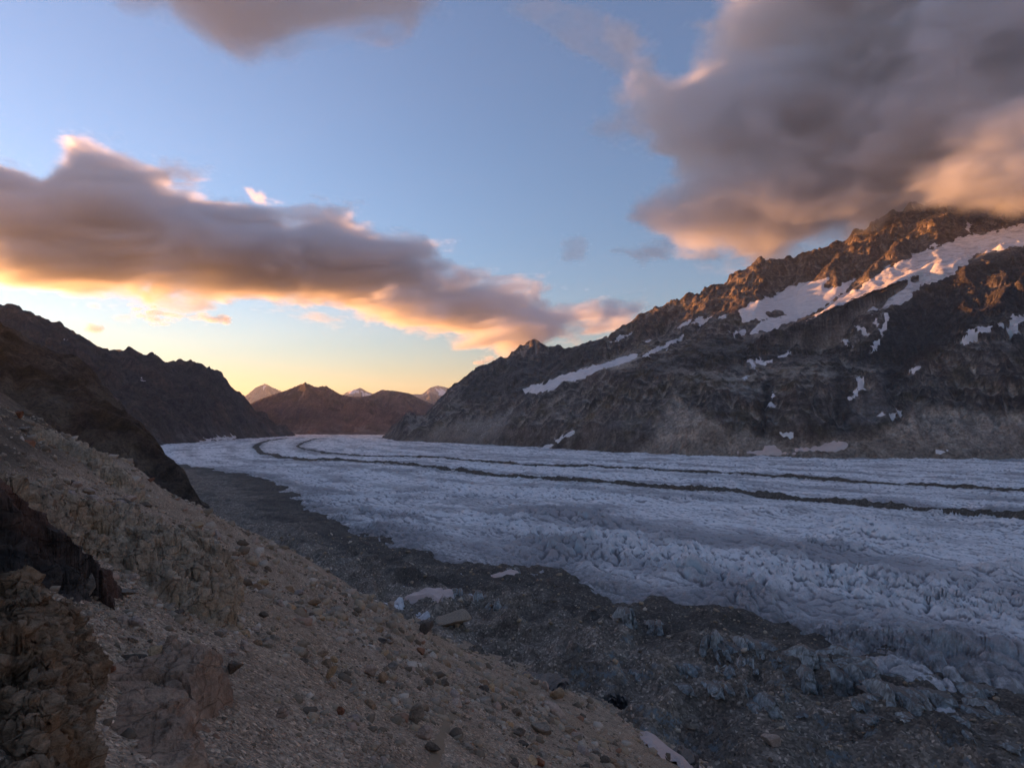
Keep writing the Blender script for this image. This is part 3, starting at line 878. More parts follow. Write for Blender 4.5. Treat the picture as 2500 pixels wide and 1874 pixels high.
def mat_debris():
    t = NT('dark_debris')
    mid = t.noise(.16, 9, .72)
    col = t.ramp(mid, [(.3, (.11, .087, .068)), (.52, (.26, .207, .158)), (.74, (.42, .34, .27))])
    v = t.n.new('ShaderNodeTexVoronoi'); t.link(t.pos.outputs['Position'], v.inputs['Vector']); v.inputs['Scale'].default_value = 1.5
    hs = t.n.new('ShaderNodeSeparateColor'); t.link(v.outputs['Color'], hs.inputs[0])
    col = t.mix(1, col, t.ramp(hs.outputs[0], [(0, .55), (.6, 1.0), (.92, 1.4), (1, 2.6)]), 'MULTIPLY')
    col = t.mix(t.math('MULTIPLY', t.attr('wet'), .72), col, (.035, .030, .027))
    icecol = t.mix(t.noise(.5, 7, .7, t.vmap(scale=(1, 1, .25))), (.07, .075, .075), (.34, .40, .42))
    im = t.math('MULTIPLY', t.attr('bare'), t.ramp(t.nz(), [(.62, 1.0), (.84, 0.0)]))
    im = t.math('MULTIPLY', im, t.ramp(t.noise(.35, 8, .75), [(.5, .0), (.58, 1.0)]))
    col = t.mix(im, col, icecol)
    nb = t.bump(t.math('SUBTRACT', 1.0, v.outputs['Distance']), .35, .8)
    nb = t.bump(t.noise(.8, 9, .72), .9, .9, nb)
    nb = t.bump(t.noise(5, 5, .7), .12, .8, nb)
    return t.done(col, .93, nb, .2)


m_dark = mat_debris()
m_medial = mat_debris()
m_medial.name = 'medial_debris'
for nd in m_medial.node_tree.nodes:
    if nd.type == 'VALTORGB' and len(nd.color_ramp.elements) == 3:
        for el in nd.color_ramp.elements: el.color = (el.color[0] * .42, el.color[1] * .42, el.color[2] * .42, 1)
ribbon_moraine(M1W, 12, 4.6, 'thick dark rubble stripe curving along the glacier, nearer of two', 501)
ribbon_moraine(M2W, 8, 3.2, 'thin dark rubble stripe curving along the glacier, farther of two', 541)


# dark debris belt between the slope and the clean ice
def belt_h(X, Y, full=True):
    dm, sm, _, _ = seg_dist(X, Y, MARGIN)
    sdm = dm * sm * BELT_SIGN                      # positive on the debris side
    wob = 16 * fbm(X / 45, Y / 45, 4, 601) + 5 * fbm(X / 9, Y / 9, 3, 607)
    e = sdm + wob
    r = np.hypot(X, Y)
    wx = X + 7 * fbm(X / 30, Y / 30, 3, 611); wy = Y + 7 * fbm(X / 30, Y / 30, 3, 613)
    amp = (sstep(700, 260, r) * .75 + .25) * (.35 + .65 * sstep(5, 55, e))
    h = -2.6 + 1.8 * fbm(X / 70, Y / 70, 3, 617)
    h = h + amp * (5.2 * (ridged(wx / 34, wy / 26, 4, 621, .5) - .85))
    # ice steps: the debris lies in low terraces with steep faces towards the slope
    q = (sdm * .9 + 9 * fbm(X / 24, Y / 24, 3, 631)) / 17
    fr = q - np.floor(q)
    h = h + amp * 5.5 * (sstep(.0, .12, fr) - fr) * sstep(-.3, .3, fbm(X / 50, Y / 50, 3, 641) + .15)
    h = h + .55 * fbm(X / 5, Y / 5, 4, 651) + .5 * billow(X / 2.2, Y / 2.2, 2, 655)
    h = h - .55 * np.clip(-e, 0, 40) + .5 - pits(X, Y)
    return h, sdm, e




def build_belt():
    n, m = 400, 400
    px = np.linspace(360, 2760, n)[:, None]
    D = np.exp(np.linspace(math.log(78), math.log(1500), m))[None, :] + 0 * px
    X = (px - HX) / F * D; Y = D
    Z, sdm, e = belt_h(X, Y)
    _, sd = slope_base(X, Y)
    k = ((e > -34) & (sd < 26))[:-1, :-1]
    ppx, ppy = proj(X, Y, Z)
    bare = sstep(1250, 1500, ppx) * sstep(-.25, .3, fbm(X / 40, Y / 40, 3, 661) + .1 + .3 * sstep(1700, 2300, ppx))
    grid_obj('lateral_moraine', X, Y, Z, m_dark, keep=k, attrs={'bare': bare, 'wet': np.clip(sstep(75, 12, sdm + 22 * fbm(X / 40, Y / 40, 4, 671)) * .9 + .5 * sstep(.1, .5, fbm(X / 22, Y / 22, 4, 675)), 0, 1)}, kind='structure', label='belt of dark dirty debris over ice between the gravel slope and the glacier')


build_belt()



# ================================================================== THINGS
# ------------------------------------------------------------------ snow and hanging ice on the mountains
def mat_snow(name, c, streak=0.0, dirt=(.42, .36, .34)):
    t = NT(name)
    n = t.noise(.02, 7, .6); f = t.noise(.3, 8, .7)
    col = t.mix(t.ramp(n, [(.35, 0.0), (.7, .5)]), c, tuple(x * .82 for x in c))
    st = t.noise(1, 7, .7, t.vmap(scale=(.02, .035, .09), rot=(.35, .3, .5)), dist=.8)
    col = t.mix(t.math('MULTIPLY', t.ramp(st, [(.46, 0.0), (.66, 1.0)]), .25 + .55 * streak), col, dirt)
    col = t.mix(t.ramp(f, [(.5, 0.0), (.8, .35)]), col, dirt)
    face = t.ramp(t.nz(), [(.35, .7 * min(1, streak + .2)), (.62, 0.0)])
    col = t.mix(face, col, (.42, .52, .52))
    nb = t.bump(st, 5.0, .5 + .5 * streak)
    nb = t.bump(f, .9, .7, nb)
    return t.done(col, .7, nb, .25)


m_snow = mat_snow('old_snow', (.76, .68, .65), .35, (.40, .345, .325))
m_hang = mat_snow('hanging_ice', (.72, .65, .63), 1.0, (.27, .235, .225))
m_pink = mat_snow('dirty_snow', (.62, .47, .41), .3, (.36, .27, .22))


def visible(T):
    if 'vis' not in T:
        r = (T['Z'] - CAMZ) / T['Y']
        v = r >= np.maximum.accumulate(r, axis=1) - .0015
        for _ in range(2):
            w_ = v.copy(); w_[1:] |= v[:-1]; w_[:-1] |= v[1:]; w_[:, 1:] |= v[:, :-1]; w_[:, :-1] |= v[:, 1:]; v = w_
        g1, g2 = grad(T['X'], T['Y'], blur(T['Z'], 4)); v &= np.hypot(g1, g2) < 2.3
        T['vis'] = v; T['Zb'] = blur(T['Z'], 3)
    return T['vis']


def largest(keep):
    lab = np.where(keep, np.arange(keep.size).reshape(keep.shape) + 1, 0)
    while True:
        n = np.pad(lab, 1)
        n = np.maximum.reduce([n[1:-1, 1:-1], n[:-2, 1:-1], n[2:, 1:-1], n[1:-1, :-2], n[1:-1, 2:]]) * keep
        if (n == lab).all(): break
        lab = n
    if not keep.any(): return keep
    u, c = np.unique(lab[keep], return_counts=True)
    return lab == u[np.argmax(c)]


def patch(T, Pp, label, mat, name='snow_patch', thick=3.0, cat='snow patch', group=None, hole=None, edge=14.0, wob=5.0, dmax=1e9, dmin=0):
    v = visible(T)
    bx = [p[0] for p in Pp]; by = [p[1] for p in Pp]
    sel = v & (T['px'] > min(bx) - 14) & (T['px'] < max(bx) + 14) & (T['py'] > min(by) - 14) & (T['py'] < max(by) + 14) & (T['Y'] < dmax) & (T['Y'] > dmin)
    if not sel.any(): print('no patch', label); return None
    ii = np.where(sel.any(1))[0]; jj = np.where(sel.any(0))[0]
    sl = (slice(max(ii[0] - 1, 0), ii[-1] + 2), slice(max(jj[0] - 1, 0), jj[-1] + 2))
    px, py, X, Y, Z, Zb = (T[k][sl] for k in ('px', 'py', 'X', 'Y', 'Z', 'Zb'))
    sdp = poly_sd(px, py, Pp)
    if hole: sdp = np.minimum(sdp, -poly_sd(px, py, hole))
    sdm = (sdp + wob * fbm(px / 16, py / 16, 4, 811)) * Y / F
    Zs = Zb + thick * np.clip(sdm / edge, -1.6, 1) + .35 * thick * fbm(X / 40, Y / 40, 3, 821)
    Zs = np.maximum(Zs, np.where(sdm > edge * .3, Z + .3, -1e9))
    Zs = np.minimum(Zs, Z + 1.1 * thick * np.clip(sdm / edge + .25, .05, 1))
    ok = (Zs > Z - 1.5 * thick) & (sdp > -10) & sel[sl]
    keep = ok[:-1, :-1] & ok[1:, :-1] & ok[:-1, 1:] & ok[1:, 1:]
    keep = largest(keep)
    if keep.sum() < 3: print('small patch', label, keep.sum()); return None
    return grid_obj(name, X, Y, Zs, mat, keep=keep, label=label, cat=cat, group=group)


patch(RIGHT, HG1,
      'long cracked hanging glacier draped across the dark right mountain', m_hang, 'hanging_glacier', 14, 'glacier', edge=22)
patch(RIGHT, HG2,
      'forked white snowfield round a bare rock, left of the hanging glacier', m_snow, 'snowfield', 6, 'snowfield', hole=c4([(160, 745), (230, 715), (290, 755), (240, 773), (180, 773)]))
patch(RIGHT, HG3,
      'long narrow snow strip in the gully left of the snowfields', m_snow, 'snow_gully', 5, 'snow gully', wob=3)
patch(RIGHT, c3([(930, 940), (1020, 885), (1060, 880), (1120, 840), (1200, 808), (1185, 838), (1120, 875), (1050, 905), (960, 950)]), 'thin snow streak just above the long gully snow', m_snow, 'snow_gully', 5, 'snow gully', wob=2)
SN = [
    (c3([(1145, 772), (1190, 732), (1245, 712), (1232, 742), (1170, 770)]), 'small white snow patch leftmost under the sunlit crest'),
    (c3([(1242, 738), (1290, 698), (1350, 692), (1392, 686), (1330, 748), (1300, 764), (1290, 732)]), 'tapered snow patch second from left under the crest'),
    (c3([(1412, 692), (1465, 676), (1458, 702), (1418, 708)]), 'tiny snow patch between the tapered patch and the forked snowfield'),
    (c3([(735, 850), (800, 812), (878, 796), (822, 828), (760, 855)]), 'grey snow streak low under the lit orange ridge'),
    (c3([(930, 884), (958, 840), (990, 845), (952, 876)]), 'small bright snow fleck above the long snow gully'),
    (c3([(398, 1468), (440, 1438), (480, 1412), (522, 1404), (502, 1428), (440, 1460), (415, 1480)]), 'slanting snow streak near the foot of the pale slab'),
    (c3([(285, 1518), (340, 1492), (380, 1492), (348, 1513), (300, 1524)]), 'flat snow streak at the glacier edge left of the pale slab'),
    (c3([(1480, 785), (1590, 775), (1560, 805), (1500, 806)]), 'short snow bar below the forked snowfield'),
    (c4([(55, 1008), (100, 1012), (112, 1062), (95, 1068), (72, 1042)]), 'white wedge of snow on the dark face left of the buttress'),
    (c4([(100, 1010), (130, 1002), (150, 1022), (202, 1020), (140, 1044), (105, 1034)]), 'ragged snow patch touching the white wedge on the dark face'),
    (c4([(20, 1128), (58, 1088), (66, 1108), (42, 1130)]), 'lone snow fleck below the white wedge'),
    (c4([(236, 998), (300, 956), (308, 972), (282, 994), (250, 1004)]), 'narrow snow streak at the top left of the round buttress'),
    (c4([(405, 897), (500, 884), (524, 898), (440, 904)]), 'thin snow line across the top of the round buttress'),
    (c4([(592, 882), (630, 892), (686, 964), (640, 934), (602, 908)]), 'hooked snow streak right of the buttress top'),
    (c4([(668, 812), (752, 828), (758, 868), (728, 864), (698, 838)]), 'triangular snow patch below the hanging glacier tongue'),
    (c4([(760, 742), (792, 768), (802, 830), (830, 862), (862, 838), (878, 780), (872, 738), (842, 740), (852, 800), (832, 842), (814, 818), (806, 768)]), 'forked snow chute under the broken ice of the hanging glacier'),
    (c4([(766, 970), (790, 916), (848, 872), (834, 906), (798, 954), (782, 974)]), 'snow chute continuing below the forked chute'),
    (c4([(858, 1082), (950, 1076), (1040, 1050), (1120, 1020), (1174, 988), (1132, 1034), (1050, 1074), (960, 1100), (900, 1114)]), 'long snow ramp slanting right above the pale waterfall rock'),
    (c4([(606, 1284), (638, 1238), (696, 1180), (670, 1118), (710, 1106), (744, 1124), (724, 1182), (682, 1224), (630, 1270)]), 'curved snow tongue left of the pale waterfall rock'),
    (c4([(1225, 905), (1290, 862), (1400, 820), (1450, 815), (1530, 770), (1600, 730), (1645, 685), (1615, 755), (1540, 805), (1440, 855), (1340, 910), (1320, 925), (1280, 908)]), 'broad snow bank on the shoulder at the right edge'),
    (c4([(0, 1547), (140, 1538), (160, 1515), (215, 1510), (232, 1536), (335, 1556), (200, 1566)]), 'wide pinkish snow patch on the talus by the glacier, left one'),
    (c4([(340, 1540), (450, 1518), (560, 1492), (645, 1490), (640, 1524), (560, 1540), (450, 1536)]), 'wide pinkish snow patch on the talus by the glacier, right one'),
    (c4([(240, 1438), (300, 1438), (330, 1426), (332, 1440), (418, 1424), (372, 1454), (300, 1464), (258, 1454)]), 'snow patch at the foot of the round buttress'),
    (c4([(1140, 1518), (1160, 1538), (1268, 1512), (1202, 1550), (1148, 1560)]), 'small snow hook at the foot of the right talus slope'),
    (c4([(816, 1334), (900, 1312), (955, 1302), (944, 1322), (880, 1360), (896, 1330)]), 'snow fleck right of the pale waterfall rock foot'),
    (c4([(182, 1296), (184, 1262), (204, 1200), (216, 1210), (204, 1276)]), 'thin snow line in the steep gully left of the buttress'),
    (c4([(1110, 350), (1190, 340), (1150, 364), (1105, 370)]), 'snow fleck on the dark wall above the hanging glacier'),
    (c4([(1320, 262), (1330, 215), (1348, 225), (1346, 276)]), 'upright snow streak on the dark wall under the cloud'),
]
for Pp, lb in SN: patch(RIGHT, Pp, lb, m_pink if 'pinkish' in lb else m_snow, group='snow patches on the right mountain', wob=3, edge=9)
patch(RIGHT, c4([(1345, 910), (1450, 850), (1600, 750), (1690, 765), (1690, 862), (1540, 875), (1400, 895)]), 'dirty grey ice sheet on the shoulder below the snow bank', m_hang, 'ice_patch', 5, 'ice')
LN = [
    (c1([(240, 536), (315, 548), (302, 566), (268, 564)]), 'white snow patch on the left mountain just above the dark spur'),
    (c1([(305, 578), (350, 592), (332, 606)]), 'small snow fleck below the white patch on the left mountain'),
    (c1([(375, 620), (474, 632), (440, 646)]), 'thin flat snow streak on the left mountain flank'),
    (c1([(852, 682), (884, 700), (872, 716)]), 'snow fleck in the middle of the left mountain'),
    (c1([(370, 426), (414, 436), (406, 448)]), 'short snow line high on the left mountain'),
    (c1([(254, 364), (294, 380), (286, 394)]), 'highest snow line near the left mountain crest'),
    (c1([(1195, 1048), (1280, 1028), (1425, 1018), (1402, 1036), (1290, 1044), (1205, 1060)]), 'pale snow strip where the left mountain meets the glacier'),
]
for Pp, lb in LN: patch(LEFT, Pp, lb, m_snow, group='snow patches on the left mountain', wob=2, edge=8)
for T, Pp, lb in [(FAR[2], c2([(1555, 465), (1600, 470), (1640, 476), (1750, 488), (1740, 512), (1660, 504), (1590, 520), (1575, 500)]), 'white ice cap on the distant broad peak'),
                  (FAR[1], c2([(940, 500), (985, 476), (1035, 470), (1035, 492), (990, 500)]), 'white snow slope left of the saddle peak'),
                  (FAR[1], c2([(1058, 488), (1075, 490), (1140, 515), (1070, 524)]), 'white snow slope right of the saddle peak'),
                  (FAR[0], c2([(385, 464), (415, 436), (436, 442), (402, 470)]), 'white snow streak at the top of the distant pyramid peak')]:
    patch(T, Pp, lb, m_snow, 'snowfield', 30, 'snowfield', edge=120, wob=2)

# ------------------------------------------------------------------ rock outcrops on the near slope
def mat_rock(name, c0, c1_, c2_, stain=None, s=1.0, crack=.5, rim=None):
    t = NT(name)
    n = t.noise(.9 * s, 9, .68, dist=.5); f = t.noise(6 * s, 8, .7)
    st = t.noise(1, 8, .7, t.vmap(scale=(.7 * s, 1.2 * s, 4 * s), rot=(.5, .4, .7)), dist=.6)
    col = t.ramp(n, [(.3, c0), (.5, c1_), (.72, c2_)])
    col = t.mix(t.ramp(st, [(.45, 0.0), (.68, .6)]), col, c2_)
    if stain: col = t.mix(t.ramp(t.noise(.5 * s, 6, .6, t.vmap(rot=(0, 1, 2))), [(.52, 0.0), (.66, .75)]), col, stain)
    cr = t.ramp(t.vor(1.1 * s, t.vmap(scale=(1, 1, 1.6)), 'DISTANCE_TO_EDGE'), [(.0, 0.0), (.035, 1.0)])
    col = t.mix(crack, col, t.mix(1, col, t.ramp(cr, [(0, .25), (1, 1.0)]), 'MULTIPLY'))
    col = t.mix(1, col, t.ramp(f, [(.25, .6), (.75, 1.35)]), 'MULTIPLY')
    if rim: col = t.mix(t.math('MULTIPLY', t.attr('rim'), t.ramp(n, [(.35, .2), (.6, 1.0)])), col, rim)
    oi = t.n.new('ShaderNodeObjectInfo')
    col = t.mix(1, col, t.ramp(oi.outputs['Random'], [(0, (.8, .82, .86)), (.5, (1.0, .97, .94)), (1, (1.15, 1.08, 1.0))]), 'MULTIPLY')
    nb = t.bump(t.math('ADD', n, t.math('MULTIPLY', cr, .25)), .35 / s, .9)
    nb = t.bump(st, .18 / s, .8, nb)
    nb = t.bump(f, .05 / s, .8, nb)
    return t.done(col, .9, nb, .25)


m_black = mat_rock('black_rock', (.016, .014, .013), (.042, .037, .033), (.12, .10, .085), None, .9, .12, (.17, .085, .055))
m_brown = mat_rock('brown_rock', (0.105, 0.067, 0.040), (0.279, 0.183, 0.107), (0.496, 0.343, 0.212), (0.337, 0.172, 0.070), 1.4, .12)
m_slab = mat_rock('pink_slab', (0.224, 0.140, 0.087), (0.404, 0.260, 0.168), (0.553, 0.377, 0.252), (0.374, 0.189, 0.107), 1.0, .08)
m_pale = mat_rock('pale_rock', (0.189, 0.140, 0.094), (0.364, 0.273, 0.183), (0.539, 0.416, 0.295), (0.364, 0.247, 0.137), .8, .12)


def facets(X, Y, s, amp, seed):
    f1, f2, cid, gx, gy = worley(X / s, Y / s, seed)
    return amp * ((cid - .5) + 1.3 * ((cid * 7 % 1) - .5) * gx + 1.3 * ((cid * 13 % 1) - .5) * gy) - amp * .5 * sstep(.10, .0, f2 - f1)


def outcrop(label, rl, pxr, Dr, n, m, mat, cell, amp, seed, soft=.15, parts=None):
    px = np.linspace(*pxr, n)[:, None]; D = np.linspace(*Dr, m)[None, :] + 0 * px
    X = (px - HX) / F * D; Y = D
    wx = X + cell * .35 * fbm(X / cell / 1.5, Y / cell / 1.5, 3, seed); wy = Y + cell * .35 * fbm(X / cell / 1.5, Y / cell / 1.5, 3, seed + 3)
    Z = ridges(wx, wy, rl, soft)
    G = slope_h(X, Y)
    a = np.clip((Z - G + .3) / .8, .2, 1)
    rx, ry = X * .8 + Y * .6 + .5 * Z, -X * .6 + Y * .8 + .3 * Z
    Z = Z + a * (facets(rx, ry, cell, amp, seed + 10) + facets(rx + 5, ry, cell * .42, amp * .4, seed + 11) + facets(rx, ry + 3, cell * .17, amp * .16, seed + 12) + amp * .3 * fbm(X / cell * 2, Y / cell * 2, 5, seed + 13, .6))
    eb = np.minimum(np.minimum((px - pxr[0] + 60) * D / F, (pxr[1] - px) * D / F), Dr[1] - D)
    Z = np.minimum(Z, G - .9 + 1.3 * eb + cell * .7 * fbm(X / cell, Y / cell, 4, seed + 17))
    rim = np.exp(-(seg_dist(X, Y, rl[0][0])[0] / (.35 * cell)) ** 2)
    k = Z > G - .35
    keep = largest(k[:-1, :-1] | k[1:, 1:] | k[1:, :-1] | k[:-1, 1:])
    Z = np.where(k, Z, G - .4)
    gx_, gy_ = grad(X, Y, blur(Z, 2)); nl = np.sqrt(1 + gx_ ** 2 + gy_ ** 2)
    c_ = cell * .55
    q = 1 - np.abs(perlin3(X / c_, Y / c_, Z / c_, seed + 20)) * 1.6
    q = q + .5 * (1 - np.abs(perlin3(X / c_ * 2.3 + 3, Y / c_ * 2.3, Z / c_ * 2.3, seed + 21)) * 1.6) + .25 * perlin3(X / c_ * 6, Y / c_ * 6, Z / c_ * 6, seed + 22) + .15 * perlin3(X / c_ * 13, Y / c_ * 13, Z / c_ * 13, seed + 23)
    q = (q - .9) * amp * .75 * np.clip((Z - G) / .3, 0, 1)
    X = X - gx_ / nl * q; Y = Y - gy_ / nl * q; Z = Z + q / nl
    return grid_obj('rock_outcrop', X, Y, Z, mat, keep=keep, attrs={'rim': rim}, label=label, cat='rock outcrop', group='rock outcrops on the near slope')


def on_slope(pts, lift):
    """crest points (source pixel) standing so many pixels above the slope below them"""
    out = []
    for i, (px, py) in enumerate(pts):
        l = lift[i] if isinstance(lift, (list, tuple)) else lift
        out.append(U(px, py, hit(px, py + l)[1]))
    return np.array(out)


P = poly3
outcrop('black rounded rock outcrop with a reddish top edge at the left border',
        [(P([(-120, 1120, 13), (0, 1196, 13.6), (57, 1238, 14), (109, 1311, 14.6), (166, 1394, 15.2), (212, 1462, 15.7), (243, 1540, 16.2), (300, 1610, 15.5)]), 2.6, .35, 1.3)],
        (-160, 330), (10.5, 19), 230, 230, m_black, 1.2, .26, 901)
outcrop('fractured brown rock mass filling the lower left corner',
        [(P([(-260, 1330, 9.0), (0, 1440, 9.8), (87, 1500, 10.3), (166, 1575, 10.8), (240, 1625, 11.2)]), .22, .6, 2.0),
         (P([(-200, 1500, 8), (60, 1620, 8.4), (180, 1760, 8.6), (240, 1874, 8.2)]), .6, .3, .8)],
        (-260, 330), (5.4, 13), 260, 260, m_brown, .75, .42, 921)
outcrop('smooth pinkish rock slab beside the gravel at lower left',
        [(P([(190, 1612, 11.2), (271, 1606, 11.8), (349, 1636, 12.4), (402, 1662, 12.9), (437, 1682, 13.2), (480, 1738, 13.7), (512, 1790, 14.2)]), .14, .35, 2.2),
         (P([(400, 1668, 12.8), (420, 1760, 12.0), (430, 1860, 11.2)]), .75, .3)],
        (170, 580), (8, 16.5), 200, 200, m_slab, 1.5, .20, 941)
def slope_outcrop(label, pts, lift, k, k2, mat, cell, amp, seed, extra=(), n=200, m=170, rad=.4):
    C = on_slope(pts, lift)
    rl = [(C, k, rad, k2)] + [(on_slope(e, l), kk, rad) for e, l, kk in extra]
    xs = [p[0] for p in pts]
    Ds = C[:, 1]
    outcrop(label, rl, (min(xs) - 90, max(xs) + 70), (Ds.min() * .72, Ds.max() * 1.2), n, m, mat, cell, amp, seed)


slope_outcrop('pale angular rock rib running down the middle of the gravel slope',
              [(200, 1232), (270, 1240), (349, 1262), (393, 1316), (437, 1355), (480, 1403), (524, 1447), (542, 1490)], [60, 75, 85, 75, 60, 50, 40, 8], .55, 1.4, m_pale, 1.6, .55, 961,
              [([(290, 1290), (345, 1360), (400, 1415), (470, 1460)], 40, .7)])
slope_outcrop('jointed grey rock blocks above the black outcrop at left',
              [(-80, 1120), (0, 1142), (57, 1172), (110, 1188), (160, 1225)], [110, 110, 100, 90, 40], 1.5, 1.4, m_pale, 2.0, .6, 981)
slope_outcrop('low tan rock ledge on the upper left slope',
              [(100, 1040), (170, 1070), (230, 1105), (290, 1150), (330, 1195)], [26, 34, 34, 28, 6], .7, 1.3, m_pale, 2.8, .6, 991)
slope_outcrop('broken grey rock step on the slope between the blocks and the pale rib',
              [(210, 1300), (260, 1318), (320, 1352), (350, 1398)], [28, 40, 36, 8], .8, 1.3, m_pale, 1.3, .4, 995, n=130, m=120)

# ------------------------------------------------------------------ boulders and stones
def rock_mesh(seed, sub=3, angular=11, rough=.10):
    import bmesh
    r = np.random.default_rng(seed)
    bm = bmesh.new(); bmesh.ops.create_icosphere(bm, subdivisions=sub, radius=1)
    V = np.array([v.co[:] for v in bm.verts])
    for _ in range(angular):                       # flatten against random planes: broken faces
        n = r.normal(size=3); n /= np.linalg.norm(n); d = r.uniform(.35, .78)
        k = V @ n - d
        V = V - np.clip(k, 0, None)[:, None] * n * .94
    nn = fbm3(V[:, 0] * 1.4 + seed, V[:, 1] * 1.4, V[:, 2] * 1.4, 4, 5 + seed % 50, .55)
    V = V * (1 + rough * nn[:, None])
    for v, c in zip(bm.verts, V): v.co = c
    me = bpy.data.meshes.new('rock'); bm.to_mesh(me); bm.free()
    if sub > 2: me.polygons.foreach_set('use_smooth', np.ones(len(me.polygons), bool))
    return me


def ground_normal(x, y, e=.6):
    X = np.array([x, x + e, x]); Y = np.array([y, y, y + e])
    z = slope_h(X, Y, False)
    n = np.array([-(z[1] - z[0]) / e, -(z[2] - z[0]) / e, 1.0])
    return n / np.linalg.norm(n)


RK = {k: mat_rock('stone_' + k, *c, s=2.0, crack=.15) for k, c in {
    'grey': [(0.157, 0.123, 0.090), (0.282, 0.224, 0.163), (0.423, 0.336, 0.253)],
    'lilac': [(0.235, 0.175, 0.138), (0.392, 0.294, 0.229), (0.564, 0.434, 0.337)],
    'brown': [(0.141, 0.087, 0.048), (0.267, 0.168, 0.096), (0.392, 0.259, 0.157)],
    'dark': [(0.063, 0.048, 0.036), (0.118, 0.091, 0.066), (0.204, 0.154, 0.114)],
    'tan': [(0.267, 0.168, 0.084), (0.423, 0.273, 0.144), (0.564, 0.392, 0.229)],
    'red': [(0.141, 0.056, 0.030), (0.251, 0.105, 0.054), (0.345, 0.168, 0.090)]}.items()}
BIG = {}


def boulder(px, py, wpx, hpx, kind, label, seed, depth=.8, tilt=0.0, name='boulder', cat='boulder', group=None):
    g = hit_any(px, py + hpx * .4)
    D = g[1]; w_ = wpx * D / F * .5; h_ = hpx * D / F * .5
    me = rock_mesh(seed, 4, 12, .12); me.materials.append(RK[kind])
    o = put(name, me, None, label=label, cat=cat, group=group)
    o.scale = (w_ * 1.05, w_ * depth, h_ * 1.12)
    o.rotation_euler = (random.Random(seed).uniform(-.15, .15), tilt, random.Random(seed + 1).uniform(-.4, .4))
    o.location = (g[0], g[1] + w_ * depth * .6, g[2] + h_ * .72)
    return o


def hit_any(px, py):
    D = np.exp(np.linspace(math.log(5), math.log(1200), 700))
    X = (px - HX) / F * D; Z = CAMZ + (HY - py) / F * D
    b, sdm, e = belt_h(X, D)
    g = np.maximum(slope_h(X, D), np.where(e > -30, b, -6))
    i = np.argmax(g >= Z) if (g >= Z).any() else len(D) - 1
    return np.array([X[i], D[i], g[i]])


BL = [
    (1111, 1518, 92, 44, 'grey', 'largest flat topped boulder resting at the foot of the gravel slope', 1.0, .05),
    (1037, 1533, 52, 38, 'dark', 'dark wedge shaped boulder just left of the largest boulder', .8, .5),
    (903, 1641, 38, 36, 'lilac', 'pale lilac rounded boulder on the gravel, left of a brown round one', .9, .2),
    (936, 1661, 32, 30, 'brown', 'round brown boulder touching the pale lilac boulder', .9, 0),
    (806, 1645, 28, 54, 'tan', 'upright tilted ochre slab among stones left of the lilac boulder', .5, .5),
    (1027, 1590, 24, 20, 'red', 'dark red angular boulder on the gravel right of centre', .9, .1),
    (1366, 1694, 42, 40, 'tan', 'tan block at the edge beside the shaded ice hollow', .8, .15),
    (1334, 1676, 22, 24, 'lilac', 'small pale stone perched at the shaded ice hollow', .9, 0),
    (1055, 1828, 42, 26, 'dark', 'dark flat slab beside the footpath', .7, .25),
    (1036, 1790, 34, 40, 'lilac', 'pale boulder above the dark slab by the footpath', .8, -.2),
    (1018, 1745, 46, 56, 'grey', 'tall grey split slab uphill of the footpath', .6, .3),
    (1318, 1783, 58, 34, 'grey', 'grey tilted boulder on the gravel right of the footpath', .7, .4),
    (1352, 1733, 76, 24, 'lilac', 'long pale slab lying along the lower gravel edge', .5, .5),
    (1889, 1816, 50, 36, 'lilac', 'pale boulder lying alone on the dark debris at lower right', .9, .25),
    (563, 1630, 62, 48, 'dark', 'blocky dark grey boulder on the gravel right of the tan one', .8, .1),
    (327, 1525, 42, 26, 'lilac', 'pale pointed stone right of the black outcrop', .7, .2),
    (322, 1562, 32, 20, 'lilac', 'pale flat stone just below the pointed one', .9, 0),
    (685, 1742, 38, 32, 'lilac', 'pale angular stone in the gravel below the dark blocky boulder', .7, -.2),
    (212, 1432, 44, 62, 'grey', 'tall grey boulder leaning behind the black outcrop', .8, .2),
    (306, 1447, 42, 22, 'grey', 'flat grey boulder between the black outcrop and the pale rib', .8, .05),
    (594, 1580, 48, 24, 'lilac', 'purplish flat slab on the gravel uphill of the dark blocky boulder', .6, .3),
    (765, 1474, 44, 20, 'brown', 'low brown boulder half buried high on the gravel', .8, .1),
    (956, 1481, 24, 16, 'lilac', 'pale stone near the upper edge of the gravel', .9, 0),
    (384, 1612, 84, 52, 'tan', 'smooth tan boulder wedged behind the pinkish slab', .7, .3),
    (330, 1612, 90, 30, 'dark', 'dark layered slab lying against the smooth tan boulder', .5, .35),
    (520, 1330, 30, 18, 'grey', 'grey stone on the slope right of the pale rib', .9, 0),
    (1139, 1716, 20, 20, 'lilac', 'white rounded stone in the middle of the lower gravel', 1, 0),
    (1118, 1692, 24, 14, 'tan', 'ochre stone just above the white rounded stone', 1, 0),
    (828, 1735, 26, 22, 'red', 'rust red stone left of the tall split slab', .8, .2),
    (1690, 1790, 30, 22, 'grey', 'grey boulder on the dark debris by the pink snow strip', .8, 0),
    (40, 1010, 30, 22, 'red', 'reddish boulder high on the left slope', .8, 0),
    (55, 1045, 28, 16, 'grey', 'grey boulder below the reddish one on the left slope', .8, 0),
    (365, 1172, 20, 12, 'red', 'dark red boulder on the slope crest at left', .9, 0),
]
for i, (px, py, wp, hp, kd, lb, dep, tl) in enumerate(BL): boulder(px, py, wp, hp, kd, lb, 3000 + i * 7, dep, tl)

